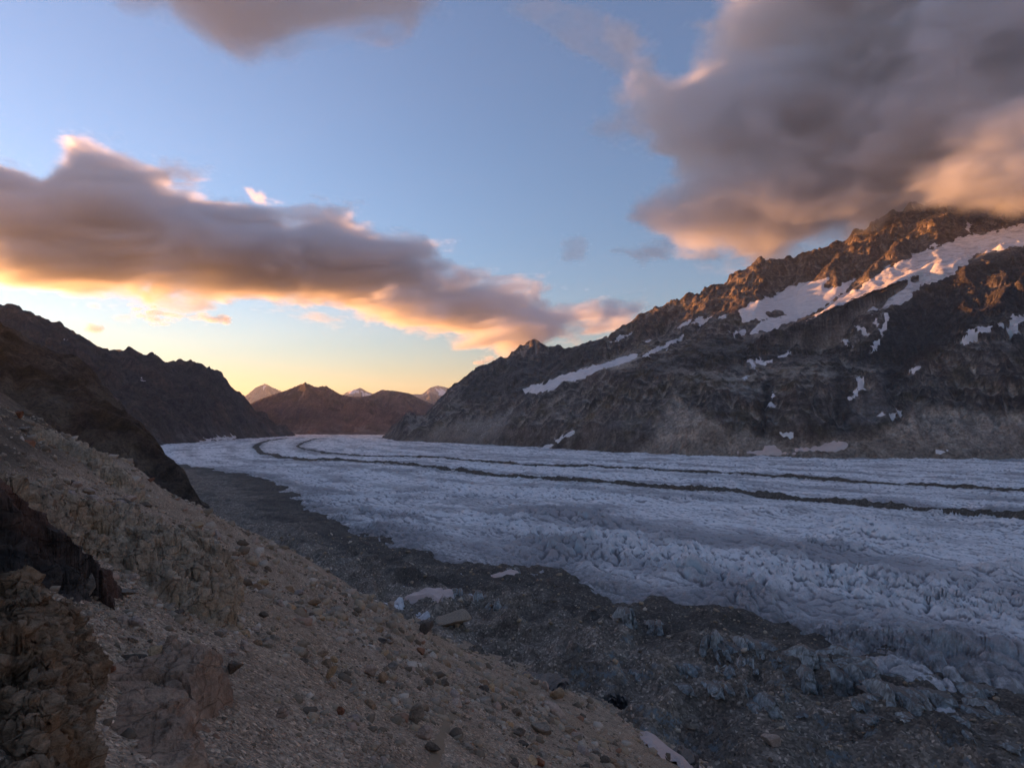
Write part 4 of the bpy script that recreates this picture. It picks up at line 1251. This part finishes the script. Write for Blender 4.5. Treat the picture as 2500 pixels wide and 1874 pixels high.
rs = np.random.default_rng(99)
N = 76000
spx = rs.uniform(-60, 1750, N); sD = np.exp(rs.uniform(math.log(7.5), math.log(330), N))
sX = (spx - HX) / F * sD
ok = slope_base(sX, sD)[1] > -10
clump = fbm(sX / 9, sD / 9, 3, 1001) + .5 * fbm(sX / 30, sD / 30, 2, 1005)
ok &= rs.random(N) < sstep(-.5, .5, clump) * .9 + .12
path_d = np.abs(spx - 1066)
spx, sD, sX = spx[ok], sD[ok], sX[ok]
N = len(spx)
sZ = slope_h(sX, sD)
size_px = np.minimum(3.3 * (1 - rs.random(N)) ** (-1 / 1.7), 40)           # full width in source pixels
sz = np.clip(size_px * sD / F * .5, .03, .9)
path_l = poly3([(1085, 1770, 22), (1070, 1815, 21), (1058, 1900, 19)])
pdist = seg_dist(sX, sD, np.array([hit(1090, 1765), hit(1070, 1815), hit(1058, 1872), hit(1050, 1900)]))[0]
size_show = sz / sD
free = pdist > .35 + sz
order = np.argsort(-np.where(free, size_show, 0))
kinds = ['grey', 'lilac', 'brown', 'grey', 'grey', 'dark', 'grey', 'brown', 'brown', 'lilac', 'dark', 'grey', 'tan', 'lilac', 'red', 'brown']
lib = {}
for k in RK:
    lib[k] = []
    for q in range(4):
        me = rock_mesh(4000 + q * 13 + len(k), 2, 11, .12); me.materials.append(RK[k]); lib[k].append(me)
words = {'grey': 'grey', 'lilac': 'pale', 'brown': 'brown', 'tan': 'ochre', 'dark': 'dark', 'red': 'rust red'}
NBIG = 290
MARKS = [(1111, 1518, 'largest flat boulder'), (1037, 1533, 'dark wedge boulder'), (903, 1641, 'pale lilac boulder'), (806, 1645, 'upright ochre slab'), (1027, 1590, 'dark red boulder'), (1366, 1694, 'tan edge block'),
         (1055, 1828, 'dark path slab'), (1018, 1745, 'tall split slab'), (1318, 1783, 'grey tilted boulder'), (1352, 1733, 'long pale slab'), (563, 1630, 'dark blocky boulder'), (327, 1525, 'pale pointed stone'),
         (685, 1742, 'pale angular stone'), (212, 1432, 'tall leaning boulder'), (594, 1580, 'purplish slab'), (765, 1474, 'half buried boulder'), (956, 1481, 'pale edge stone'), (384, 1612, 'smooth tan boulder'),
         (430, 1360, 'pale rock rib'), (120, 1215, 'jointed rock blocks'), (120, 1400, 'black outcrop'), (400, 1760, 'pinkish rock slab'), (240, 1090, 'tan rock ledge'), (1068, 1850, 'footpath'), (1312, 1668, 'shaded ice hollow'), (828, 1735, 'rust red stone'), (640, 1400, 'middle of the slope'), (760, 1830, 'bottom edge')]


def where(px, py):
    d = [math.hypot(px - a, py - b) for a, b, _ in MARKS]
    a, b, nm = MARKS[int(np.argmin(d))]
    near = 'just ' if min(d) < 55 else ''
    if abs(px - a) > abs(py - b): return near + ('right of' if px > a else 'left of') + ' the ' + nm
    return near + ('below' if py > b else 'above') + ' the ' + nm


for i in order[:NBIG]:
    k = kinds[rs.integers(len(kinds))]
    o = bpy.data.objects.new('stone', lib[k][rs.integers(4)])
    COL.objects.link(o)
    a = sz[i]
    o.scale = (a * rs.uniform(.8, 1.25), a * rs.uniform(.7, 1.1), a * rs.uniform(.5, .85))
    o.rotation_euler = (rs.uniform(-.5, .5), rs.uniform(-.3, .6), rs.uniform(0, 6.28))
    o.location = (sX[i], sD[i], sZ[i] + a * .12)
    qx, qy = proj(sX[i], sD[i], sZ[i])
    sw = 'large' if size_show[i] > .0095 else 'small'
    tag(o, '%s %s stone %s' % (sw, words[k], where(qx, qy)), 'stone', 'loose stones on the gravel slope')
# the small rest
import bmesh
bm = bmesh.new(); bmesh.ops.create_icosphere(bm, subdivisions=1, radius=1)
IV = np.array([v.co[:] for v in bm.verts]); IF = np.array([[v.index for v in f.verts] for f in bm.faces]); bm.free()


def gravel(name, X, Y, Z, S, mat, label, seed):
    r = np.random.default_rng(seed); n = len(X)
    B = IV[None] * (1 + r.uniform(-.38, .3, (n, len(IV), 1)))
    B = B * r.uniform([.75, .65, .45], [1.3, 1.1, .85], (n, 3))[:, None, :]
    th = r.uniform(0, 6.28, n); tl = r.uniform(-.5, .6, n)
    c, s_ = np.cos(tl)[:, None], np.sin(tl)[:, None]
    x, z = B[..., 0] * c + B[..., 2] * s_, -B[..., 0] * s_ + B[..., 2] * c
    c, s_ = np.cos(th)[:, None], np.sin(th)[:, None]
    x, y = x * c - B[..., 1] * s_, x * s_ + B[..., 1] * c
    V = np.stack([x, y, z], -1) * S[:, None, None] + np.stack([X, Y, Z + S * .08], -1)[:, None, :]
    Fc = (IF[None] + (np.arange(n) * len(IV))[:, None, None]).reshape(-1, 3)
    me = mesh_from(V.reshape(-1, 3), Fc, name, False)
    attr(me, 'tone', np.repeat(r.random(n), len(IV)))
    return put(name, me, mat, label=label, kind='stuff')


def mat_gravel():
    t = NT('gravel_stones')
    col = t.ramp(t.attr('tone'), [(0, (0.134, 0.097, 0.066)), (.25, (0.246, 0.178, 0.114)), (.5, (0.314, 0.245, 0.176)), (.72, (0.381, 0.265, 0.158)), (.88, (0.448, 0.357, 0.264)), (.95, (0.560, 0.449, 0.343)), (1, (0.269, 0.128, 0.070))])
    col = t.mix(1, col, t.ramp(t.noise(7, 6, .7), [(.25, .65), (.75, 1.3)]), 'MULTIPLY')
    return t.done(col, .92, t.bump(t.noise(14, 6, .7), .04, .8), .2)


m_gravel = mat_gravel()
rest = order[NBIG:]; rest = rest[pdist[rest] > .3]
gravel('gravel', sX[rest], sD[rest], sZ[rest], sz[rest], m_gravel, 'small loose stones strewn over the brown gravel slope', 5)

# footpath
pp = [hit(x, y) for x, y in [(1105, 1745), (1088, 1772), (1072, 1812), (1062, 1850), (1056, 1874)]]
pp.append(pp[-1] + (pp[-1] - pp[-2]) * 1.5)
pl = np.array(pp)
tt = np.linspace(0, len(pl) - 1, 60)
cxy = np.stack([np.interp(tt, range(len(pl)), pl[:, i]) for i in (0, 1)], 1)
w_ = np.linspace(-1, 1, 9)
T_ = np.gradient(cxy, axis=0); T_ /= np.linalg.norm(T_, axis=1)[:, None]
wid = .24 + .06 * fbm(tt, tt * 0, 3, 1101)
X = cxy[:, :1] - T_[:, 1:] * w_ * wid[:, None]; Y = cxy[:, 1:] + T_[:, :1] * w_ * wid[:, None]
Z = slope_h(X, Y) + .05 * (1 - np.abs(w_) ** 2) - .02
t = NT('trodden_earth')
m_path = t.done(t.mix(t.noise(3, 7, .7), (.20, .135, .08), (.30, .215, .135)), .95, t.bump(t.noise(20, 5, .7), .03, .6), .2)
grid_obj('path', X, Y, Z, m_path, kind='structure', label='narrow trodden footpath of pale earth at the bottom edge')

# ------------------------------------------------------------------ on the debris belt: bare ice, dirty snow, stones
def mat_cliff(name, a, b):
    t = NT(name)
    f = t.noise(1, 8, .72, t.vmap(scale=(.55, .55, .4)), dist=.5)
    col = t.mix(t.ramp(f, [(.36, 0.0), (.64, 1.0)]), a, b)
    up = t.ramp(t.math('ADD', t.nz(), t.math('MULTIPLY', t.math('SUBTRACT', t.noise(.8, 7, .7), .5), .7)), [(.55, 0.0), (.78, 1.0)])
    col = t.mix(up, col, (.15, .12, .095))
    nb = t.bump(f, .35, .7); nb = t.bump(t.noise(2.5, 8, .75), .25, .9, nb)
    return t.done(col, .5, nb, .4)


m_cliff = mat_cliff('bare_ice', (.09, .088, .082), (.44, .475, .47))
m_hollow_shade = mat_cliff('hollow_shade', (.006, .006, .006), (.03, .03, .03))  # near-black colour stands in for the shade inside the hollows


def ice_cliff(px, py, wp, hp, label, seed, mat=None, rot=0.0, dark=False):
    g = hit_any(px, py)
    D = g[1]; W = wp * D / F; H = hp * D / F * 1.35
    n, m = max(24, int(wp * .8)), 34
    u = np.linspace(-.5, .5, n)[:, None]; v = np.linspace(0, 1, m)[None, :]
    b = u * W / 4.2 + .35 * perlin(u * W / 5, 0 * u + 2, seed % 97) + seed * .37
    fb = b - np.floor(b); bi = np.floor(b).astype(np.int32)
    crack = sstep(0, .3, np.minimum(fb, 1 - fb))
    rnd = RX[(bi * 37 + seed) & 1023]; rn2 = RY[(bi * 37 + seed) & 1023]
    hh = H * np.clip(1.1 - (np.abs(u) * 2) ** 4, 0, 1) * (.45 + .8 * rnd) * (.2 + .8 * crack)
    zf = np.where(v < .5, np.sin(np.clip(v * 2, 0, 1) * 1.5708) ** .8, 1 - .95 * ((v - .5) * 2) ** 1.5)
    Z = hh * zf - .28 * H - .3
    Yl = np.where(v < .5, H * .45 * (v * 2) ** 1.6, H * .45 + H * 2.0 * (v - .5) * 2) - (rn2 - .3) * H * .5 * crack * sstep(.9, .2, v) + H * .35 * perlin(u * W / 6, 0 * u + 3, seed % 83)
    Xl = u * W + 0 * v
    d = fbm(Xl / 2.6 + seed, Yl / 2.6 + Z / 2.2, 5, seed % 71, .55)
    d2 = 1 - np.abs(perlin(Xl / 1.9 + seed, Z / 1.3 + Yl / 2.1, seed % 67)) * 2
    Z = Z + d * .6; Yl = Yl + d * .9 - .55 * d2
    c, s_ = math.cos(rot), math.sin(rot)
    X = g[0] + Xl * c - Yl * s_; Y = g[1] + Xl * s_ + Yl * c
    return grid_obj('ice_cliff', X, Y, g[2] + Z, mat or m_cliff, label=label, cat='ice cliff', group='bare ice faces in the dark debris')


IC = [(1789, 1597, 86, 40, .15, 'widest pale ice face at the top left of the ice cliff field'),
      (1845, 1597, 52, 40, -.1, 'steep ice face directly right of the widest pale one'),
      (1893, 1585, 56, 30, .5, 'slanting ice face high in the middle of the dark debris'),
      (1726, 1596, 44, 36, -.5, 'narrow dirty ice face left of the widest pale one'),
      (2004, 1628, 74, 30, .2, 'long low blue grey ice wall in the middle right debris'),
      (2070, 1610, 50, 26, .6, 'small blue ice wall continuing uphill of the long low one'),
      (2108, 1640, 66, 32, .4, 'blue grey ice face right of the long low wall'),
      (2150, 1655, 80, 44, .5, 'tall slanting ice face right of centre in the ice cliff field'),
      (2079, 1698, 110, 52, .1, 'large jagged ice face in the lower ice cliff field'),
      (1984, 1698, 52, 44, -.2, 'dirty ice face left of the large jagged one'),
      (2259, 1738, 92, 52, .1, 'large blue ice face above the lower right corner'),
      (2192, 1712, 64, 46, -.2, 'ice face left of the large blue one at lower right'),
      (2315, 1728, 56, 38, .2, 'ice face right of the large blue one at lower right'),
      (2284, 1668, 104, 24, .2, 'long thin ice ledge above the large blue face'),
      (2430, 1752, 92, 28, .1, 'low ice ledge at the right border'),
      (2420, 1700, 90, 26, .15, 'thin grey ice ledge higher up at the right border'),
      (1536, 1522, 46, 30, .1, 'lone ice face at the left end of the ice cliff field'),
      (1600, 1545, 50, 26, -.2, 'small dirty ice face below the left glacier edge'),
      (1876, 1738, 62, 30, .0, 'small grey ice face low in the dark debris'),
      (1660, 1655, 70, 18, .1, 'low dark ice rim left of centre in the debris'),
      (1790, 1690, 110, 24, .05, 'wide low grey ice rim above the pale lone boulder'),
      (1100, 1450, 60, 18, .1, 'small icy hump right of the pink snow on the debris'),
      (1210, 1490, 60, 22, .0, 'dark ice hump right of the largest boulder'),
      (1175, 1465, 44, 18, .2, 'little grey ice hump behind the dark one'),
      (1255, 1395, 50, 18, .2, 'blue ice hump near the glacier edge')]
for i, (px, py, wp, hp, ro, lb) in enumerate(IC): ice_cliff(px, py, wp, hp, lb, 5000 + i * 17, None, ro)
SHORT = ['widest pale ice face', 'steep ice face', 'slanting ice face', 'narrow dirty ice face', 'long low ice wall', 'small blue ice wall', 'blue grey ice face', 'tall slanting ice face', 'large jagged ice face', 'dirty ice face',
         'large blue ice face', 'left neighbour of the large blue face', 'right neighbour of the large blue face', 'long thin ice ledge', 'low ledge at the border', 'thin ledge at the border', 'lone left ice face', 'small dirty ice face', 'small grey ice face', 'low dark ice rim', 'wide low grey rim']
MK2 = [(a[0], a[1], n_) for a, n_ in zip(IC, SHORT)]
ri = np.random.default_rng(61)
seen = set()
for q in range(60):
    px = ri.uniform(1560, 2490); py = 1555 + (px - 1560) * .16 + ri.uniform(0, 130)
    d_ = [math.hypot(px - a, py - b) for a, b, _ in MK2]
    if min(d_) < 30: continue
    a, b, n_ = MK2[int(np.argmin(d_))]
    rel = ('right of' if px > a else 'left of') if abs(px - a) > abs(py - b) else ('below' if py > b else 'above')
    lb = 'little patch of bare ice %s the %s' % (rel, n_)
    if lb in seen: continue
    seen.add(lb)
    ice_cliff(px, py, ri.uniform(24, 60), ri.uniform(8, 20), lb, 5600 + q * 13, None, ri.uniform(-.4, .5))
for px, py, wp, hp, lb, ro in [(1312, 1662, 138, 20, 'long ice hollow with painted black shade under the lower gravel edge', -.35), (1514, 1718, 72, 18, 'short ice hollow with painted black shade right of the long one', .0), (1660, 1862, 90, 24, 'deep gap with painted black shade beside the pink snow strip', -.3)]:
    ice_cliff(px, py, wp, hp, lb, 6100 + px, m_hollow_shade, ro)


def drape(px_poly, label, mat, name, cat, lift=.5, n=46, wob=4):
    """sheet lying on the ground under a traced outline"""
    W = np.array([hit_any(*p) for p in px_poly])
    x0, y0 = W[:, :2].min(0) - 1; x1, y1 = W[:, :2].max(0) + 1
    X, Y = np.meshgrid(np.linspace(x0, x1, n), np.linspace(y0, y1, n), indexing='ij')
    sd = poly_sd(X, Y, [tuple(w[:2]) for w in W]) + .8 * fbm(X / 3, Y / 3, 4, 1201)
    G = np.maximum(slope_h(X, Y), np.where(belt_h(X, Y)[2] > -30, belt_h(X, Y)[0], -6))
    Z = blur(G, 6) + lift * np.clip(sd / 1.5, -1, 1) * 1.6 + .15 * fbm(X / 2, Y / 2, 4, 1211)
    Z = np.where(sd > .5, np.maximum(Z, G + .1), Z)
    k = sd > -.8
    keep = largest(k[:-1, :-1] & k[1:, 1:] & k[1:, :-1] & k[:-1, 1:])
    return grid_obj(name, X, Y, Z, mat, keep=keep, label=label, cat=cat)


drape([(985, 1466), (1005, 1452), (1040, 1441), (1080, 1442), (1112, 1456), (1085, 1464), (1040, 1462)], 'pinkish dirty snow slab on the debris above the largest boulder', m_pink, 'snow_patch', 'snow patch', 1.2)
drape([(1555, 1792), (1585, 1794), (1625, 1828), (1680, 1858), (1730, 1885), (1680, 1890), (1640, 1862), (1600, 1840), (1570, 1815)], 'long pinkish dirty snow strip at the bottom edge right of centre', m_pink, 'snow_patch', 'snow patch', .7)
drape([(1190, 1405), (1230, 1395), (1270, 1398), (1240, 1410)], 'thin tan snow streak near the glacier edge on the debris', m_pink, 'snow_patch', 'snow patch', .6)

N = 9000
bpx = rs.uniform(420, 2560, N); bD = np.exp(rs.uniform(math.log(95), math.log(420), N)); bX = (bpx - HX) / F * bD
bz, bs, be = belt_h(bX, bD); _, bsd = slope_base(bX, bD)
ok = (be > 4) & (bsd < 12)
bX, bD, bz = bX[ok], bD[ok], bz[ok]
bS = np.clip(np.minimum(2.9 * (1 - rs.random(len(bX))) ** (-1 / 2.2), 16) * bD / F * .5, .12, 1.6)
m_rub = mat_gravel(); m_rub.name = 'rubble_stones'
gravel('rubble', bX, bD, bz, bS, m_rub, 'countless small stones on the dark debris belt', 8)

# ------------------------------------------------------------------ clouds: voxel density carried by the object's own points
def cloud_material(name, dens, g=.25, col=(1, 1, 1)):
    m = bpy.data.materials.new(name); m.use_nodes = True
    nt = m.node_tree; nt.nodes.clear()
    o = nt.nodes.new('ShaderNodeOutputMaterial'); v = nt.nodes.new('ShaderNodeVolumeScatter')
    a = nt.nodes.new('ShaderNodeAttribute'); a.attribute_name = 'density'
    k = nt.nodes.new('ShaderNodeMath'); k.operation = 'MULTIPLY'; k.inputs[1].default_value = dens
    nt.links.new(a.outputs['Fac'], k.inputs[0]); nt.links.new(k.outputs[0], v.inputs['Density'])
    v.inputs['Anisotropy'].default_value = g; v.inputs['Color'].default_value = (*col, 1)
    nt.links.new(v.outputs[0], o.inputs['Volume'])
    return m


def voxel_group(lo, hi, res, mat):
    g = bpy.data.node_groups.new('cloud_volume', 'GeometryNodeTree')
    g.interface.new_socket('Geometry', in_out='INPUT', socket_type='NodeSocketGeometry')
    g.interface.new_socket('Geometry', in_out='OUTPUT', socket_type='NodeSocketGeometry')
    N = g.nodes.new; L = g.links.new
    gi, go = N('NodeGroupInput'), N('NodeGroupOutput')
    pos = N('GeometryNodeInputPosition'); sep = N('ShaderNodeSeparateXYZ'); L(pos.outputs[0], sep.inputs[0])
    def M(op, a, b):
        m = N('ShaderNodeMath'); m.operation = op
        for i, v in enumerate((a, b)):
            if hasattr(v, 'is_output'): L(v, m.inputs[i])
            else: m.inputs[i].default_value = v
        return m.outputs[0]
    idx = None; mul = 1
    for ax in range(3):
        st = (hi[ax] - lo[ax]) / (res[ax] - 1)
        i = M('FLOOR', M('ADD', M('DIVIDE', M('SUBTRACT', sep.outputs[ax], float(lo[ax])), float(st)), .5), 0.0)
        i = M('MINIMUM', M('MAXIMUM', i, 0.0), float(res[ax] - 1))
        i = M('MULTIPLY', i, float(mul)); mul *= res[ax]
        idx = i if idx is None else M('ADD', idx, i)
    na = N('GeometryNodeInputNamedAttribute'); na.data_type = 'FLOAT'; na.inputs[0].default_value = 'vox'
    si = N('GeometryNodeSampleIndex'); si.data_type = 'FLOAT'; si.domain = 'POINT'; si.clamp = True
    L(gi.outputs[0], si.inputs['Geometry']); L(na.outputs[0], si.inputs['Value']); L(idx, si.inputs['Index'])
    vc = N('GeometryNodeVolumeCube')
    L(si.outputs[0], vc.inputs['Density'])
    vc.inputs['Min'].default_value = lo; vc.inputs['Max'].default_value = hi
    for k, r in zip('XYZ', res): vc.inputs['Resolution ' + k].default_value = r
    sm = N('GeometryNodeSetMaterial'); sm.inputs['Material'].default_value = mat
    L(vc.outputs[0], sm.inputs[0]); L(sm.outputs[0], go.inputs[0])
    return g


def cloud(label, P, Dc, T, soft, vox, dens, noise_wl=(900, 700, 350), nz=.9, seed=700, zlim=None, g=.25, thr=0.0, oct=5, group=None, bias=0.0, pxpad=90, extra=None):
    """P: outline in source pixels, Dc: depth table by pixel, T: half thickness (m), soft: edge softness (m)"""
    xs = [p[0] for p in P]; ys = [p[1] for p in P]
    p0, p1, q0, q1 = min(xs) - pxpad, max(xs) + pxpad, min(ys) - pxpad, max(ys) + pxpad
    ds = [d for _, d in Dc]; dn, df = min(ds) - T * 1.05, max(ds) + T * 1.05
    cx = [(p - HX) / F * d for p in (p0, p1) for d in (dn, df)]
    cz = [CAMZ + (HY - q) / F * d for q in (q0, q1) for d in (dn, df)]
    # keep to the voxels that the outline can reach
    px_l = np.arange(p0, p1, 6.0); py_l = np.arange(q0, q1, 6.0)
    SD = poly_sd(px_l[:, None] + 0 * py_l[None, :], py_l[None, :] + 0 * px_l[:, None], P)
    c0 = min((p - HX) / F * np.interp(p, [a for a, _ in Dc], ds) for p in (p0, p1)) ; c1 = max((p - HX) / F * np.interp(p, [a for a, _ in Dc], ds) for p in (p0, p1))
    lo = [c0 - T * .3, dn, max(min(cz), CAMZ + 200)]; hi = [c1 + T * .3, df, max(cz)]
    if zlim: lo[2] = max(lo[2], zlim[0]); hi[2] = min(hi[2], zlim[1])
    res = [max(8, int((h - l) / v)) for h, l, v in zip(hi, lo, vox)]
    gx = np.linspace(lo[0], hi[0], res[0], dtype=np.float32); gy = np.linspace(lo[1], hi[1], res[1], dtype=np.float32); gz = np.linspace(lo[2], hi[2], res[2], dtype=np.float32)
    Zg, Yg, Xg = np.meshgrid(gz, gy, gx, indexing='ij')          # x fastest
    X, Y, Z = Xg.ravel(), Yg.ravel(), Zg.ravel()
    ppx = HX + F * X / Y; ppy = HY - F * (Z - CAMZ) / Y
    i = np.clip(((ppx - p0) / 6).astype(np.int32), 0, SD.shape[0] - 1); j = np.clip(((ppy - q0) / 6).astype(np.int32), 0, SD.shape[1] - 1)
    sd = SD[i, j] * Y / F
    dc = np.interp(ppx, [a for a, _ in Dc], ds)
    e = np.clip(sd / soft, -3.0, 1.0) - ((Y - dc) / T) ** 2 * .9 + bias
    act = np.where(e > -nz * 1.1)[0]
    val = np.zeros(X.shape, np.float32)
    xa, ya, za = X[act], Y[act], Z[act]
    w1 = perlin3(xa / 700, ya / 700, za / 500, seed + 40) * .35
    nn = fbm3(xa / noise_wl[0] + w1, ya / noise_wl[1] + w1, za / noise_wl[2] + w1, oct, seed, .68)
    va = e[act] + nz * nn - thr
    if extra is not None: va = va + extra(ppx[act], ppy[act])
    val[act] = sstep(-.05, .75, va)
    me = bpy.data.meshes.new('cloud')
    me.vertices.add(len(X)); me.vertices.foreach_set('co', np.stack([X, Y, Z], 1).ravel().astype(np.float32))
    attr(me, 'vox', val)
    o = put('cloud', me, None, label=label, kind='stuff')
    mat = cloud_material('cloud_vapour', dens, g)
    me.materials.append(mat)
    md = o.modifiers.new('volume', 'NODES'); md.node_group = voxel_group(lo, hi, res, mat)
    print('cloud', res, len(X), len(act), float(val.mean()))
    return o


# ------------------------------------------------------------------ air
def build_haze():
    V = np.array([(x, y, z) for x in (-26000, 26000) for y in (-4000, 25500) for z in (-80, 1950)], float)
    Fc = np.array([(0, 1, 3, 2), (4, 6, 7, 5), (0, 4, 5, 1), (2, 3, 7, 6), (0, 2, 6, 4), (1, 5, 7, 3)])
    me = mesh_from(V, Fc, 'haze', False)
    m = bpy.data.materials.new('haze_air'); m.use_nodes = True
    nt = m.node_tree; nt.nodes.clear()
    o_ = nt.nodes.new('ShaderNodeOutputMaterial'); v = nt.nodes.new('ShaderNodeVolumePrincipled')
    v.inputs['Color'].default_value = (.80, .86, 1.0, 1); v.inputs['Density'].default_value = 1.8e-5
    v.inputs['Anisotropy'].default_value = .3
    nt.links.new(v.outputs[0], o_.inputs['Volume'])
    put('haze', me, m, label='thin bluish evening haze filling the valley', kind='stuff')


build_haze()
cloud('long grey and orange cloud bank slanting down from the upper left to the right mountain',
      [(-760, 170), (-430, 240), (-150, 330), (0, 395), (100, 440), (170, 350), (330, 385), (480, 440), (600, 500), (690, 548), (760, 530), (850, 512), (960, 545), (1068, 592), (1015, 630),  # left end stretched out of view to shade the upper left cloud
       (1090, 682), (1140, 698), (1250, 695), (1350, 718), (1400, 735), (1480, 732), (1550, 748), (1535, 780), (1450, 808), (1300, 822), (1180, 834), (1080, 825), (980, 806),
       (880, 782), (800, 752), (720, 725), (600, 708), (480, 712), (380, 730), (250, 716), (130, 700), (0, 662), (-430, 560), (-760, 510)],
      [(-760, 4900), (600, 5900), (1560, 6800)], 800, 270, (28, 42, 18), .008, seed=700, nz=1.25, noise_wl=(1050, 850, 400))
cloud('big purple and orange cloud at upper right wrapped round the mountain crest',
      [(1480, 60), (1500, 280), (1620, 390), (1650, 440), (1610, 520), (1690, 560), (1790, 600), (1850, 655), (2000, 645), (2150, 625), (2300, 600), (2500, 580), (2850, 560), (2850, -250), (1750, -250), (1800, -40), (1650, 140)],
      [(1400, 3900), (2000, 3600), (2250, 3150), (2850, 2800)], 560, 260, (18, 26, 15), .0065, seed=760, noise_wl=(800, 600, 420), nz=1.15)
cloud('dark grey cloud cut by the top edge at upper left',
      [(300, -200), (330, -20), (420, 40), (560, 110), (680, 105), (850, 90), (1000, 70), (1080, 20), (1100, -200)],
      [(300, 2700), (1100, 2600)], 300, 170, (14, 18, 12), .007, seed=800, nz=1.1)

for i, (Pp, D, T_, dn, lb) in enumerate([
        ([(325, 752), (400, 750), (470, 764), (552, 776), (480, 786), (400, 780)], 7000, 130, .012, 'small flat orange and grey cloud strip under the cloud bank at left'),
        ([(1160, 880), (1190, 874), (1242, 882), (1200, 890)], 7500, 90, .012, 'tiny grey cloud strip above the snowy peak left of the right mountain'),
        ([(1365, 580), (1410, 568), (1445, 600), (1425, 640), (1375, 632)], 5200, 150, .0018, 'faint grey cloud wisp in the blue gap right of the cloud bank'),
        ([(1500, 610), (1560, 588), (1640, 592), (1630, 640), (1540, 632)], 4600, 130, .0035, 'faint grey cloud wisp below the big right cloud'),
        ([(190, 796), (215, 792), (245, 800), (215, 806)], 7000, 70, .010, 'tiny pink cloud fleck low above the left mountain'),
        ([(1230, 20), (1320, -20), (1450, 20), (1560, 60), (1530, 190), (1400, 130)], 3200, 260, .0012, 'thin pale veil of cloud at the top left of the big right cloud')]):
    cloud(lb, Pp, [(0, D), (2500, D)], T_, 60 * D / 5000, (max(10, D / 450),) * 2 + (max(8, D / 600),), dn, seed=850 + i * 9, nz=1.5, noise_wl=(330, 280, 130), pxpad=70, bias=.0)
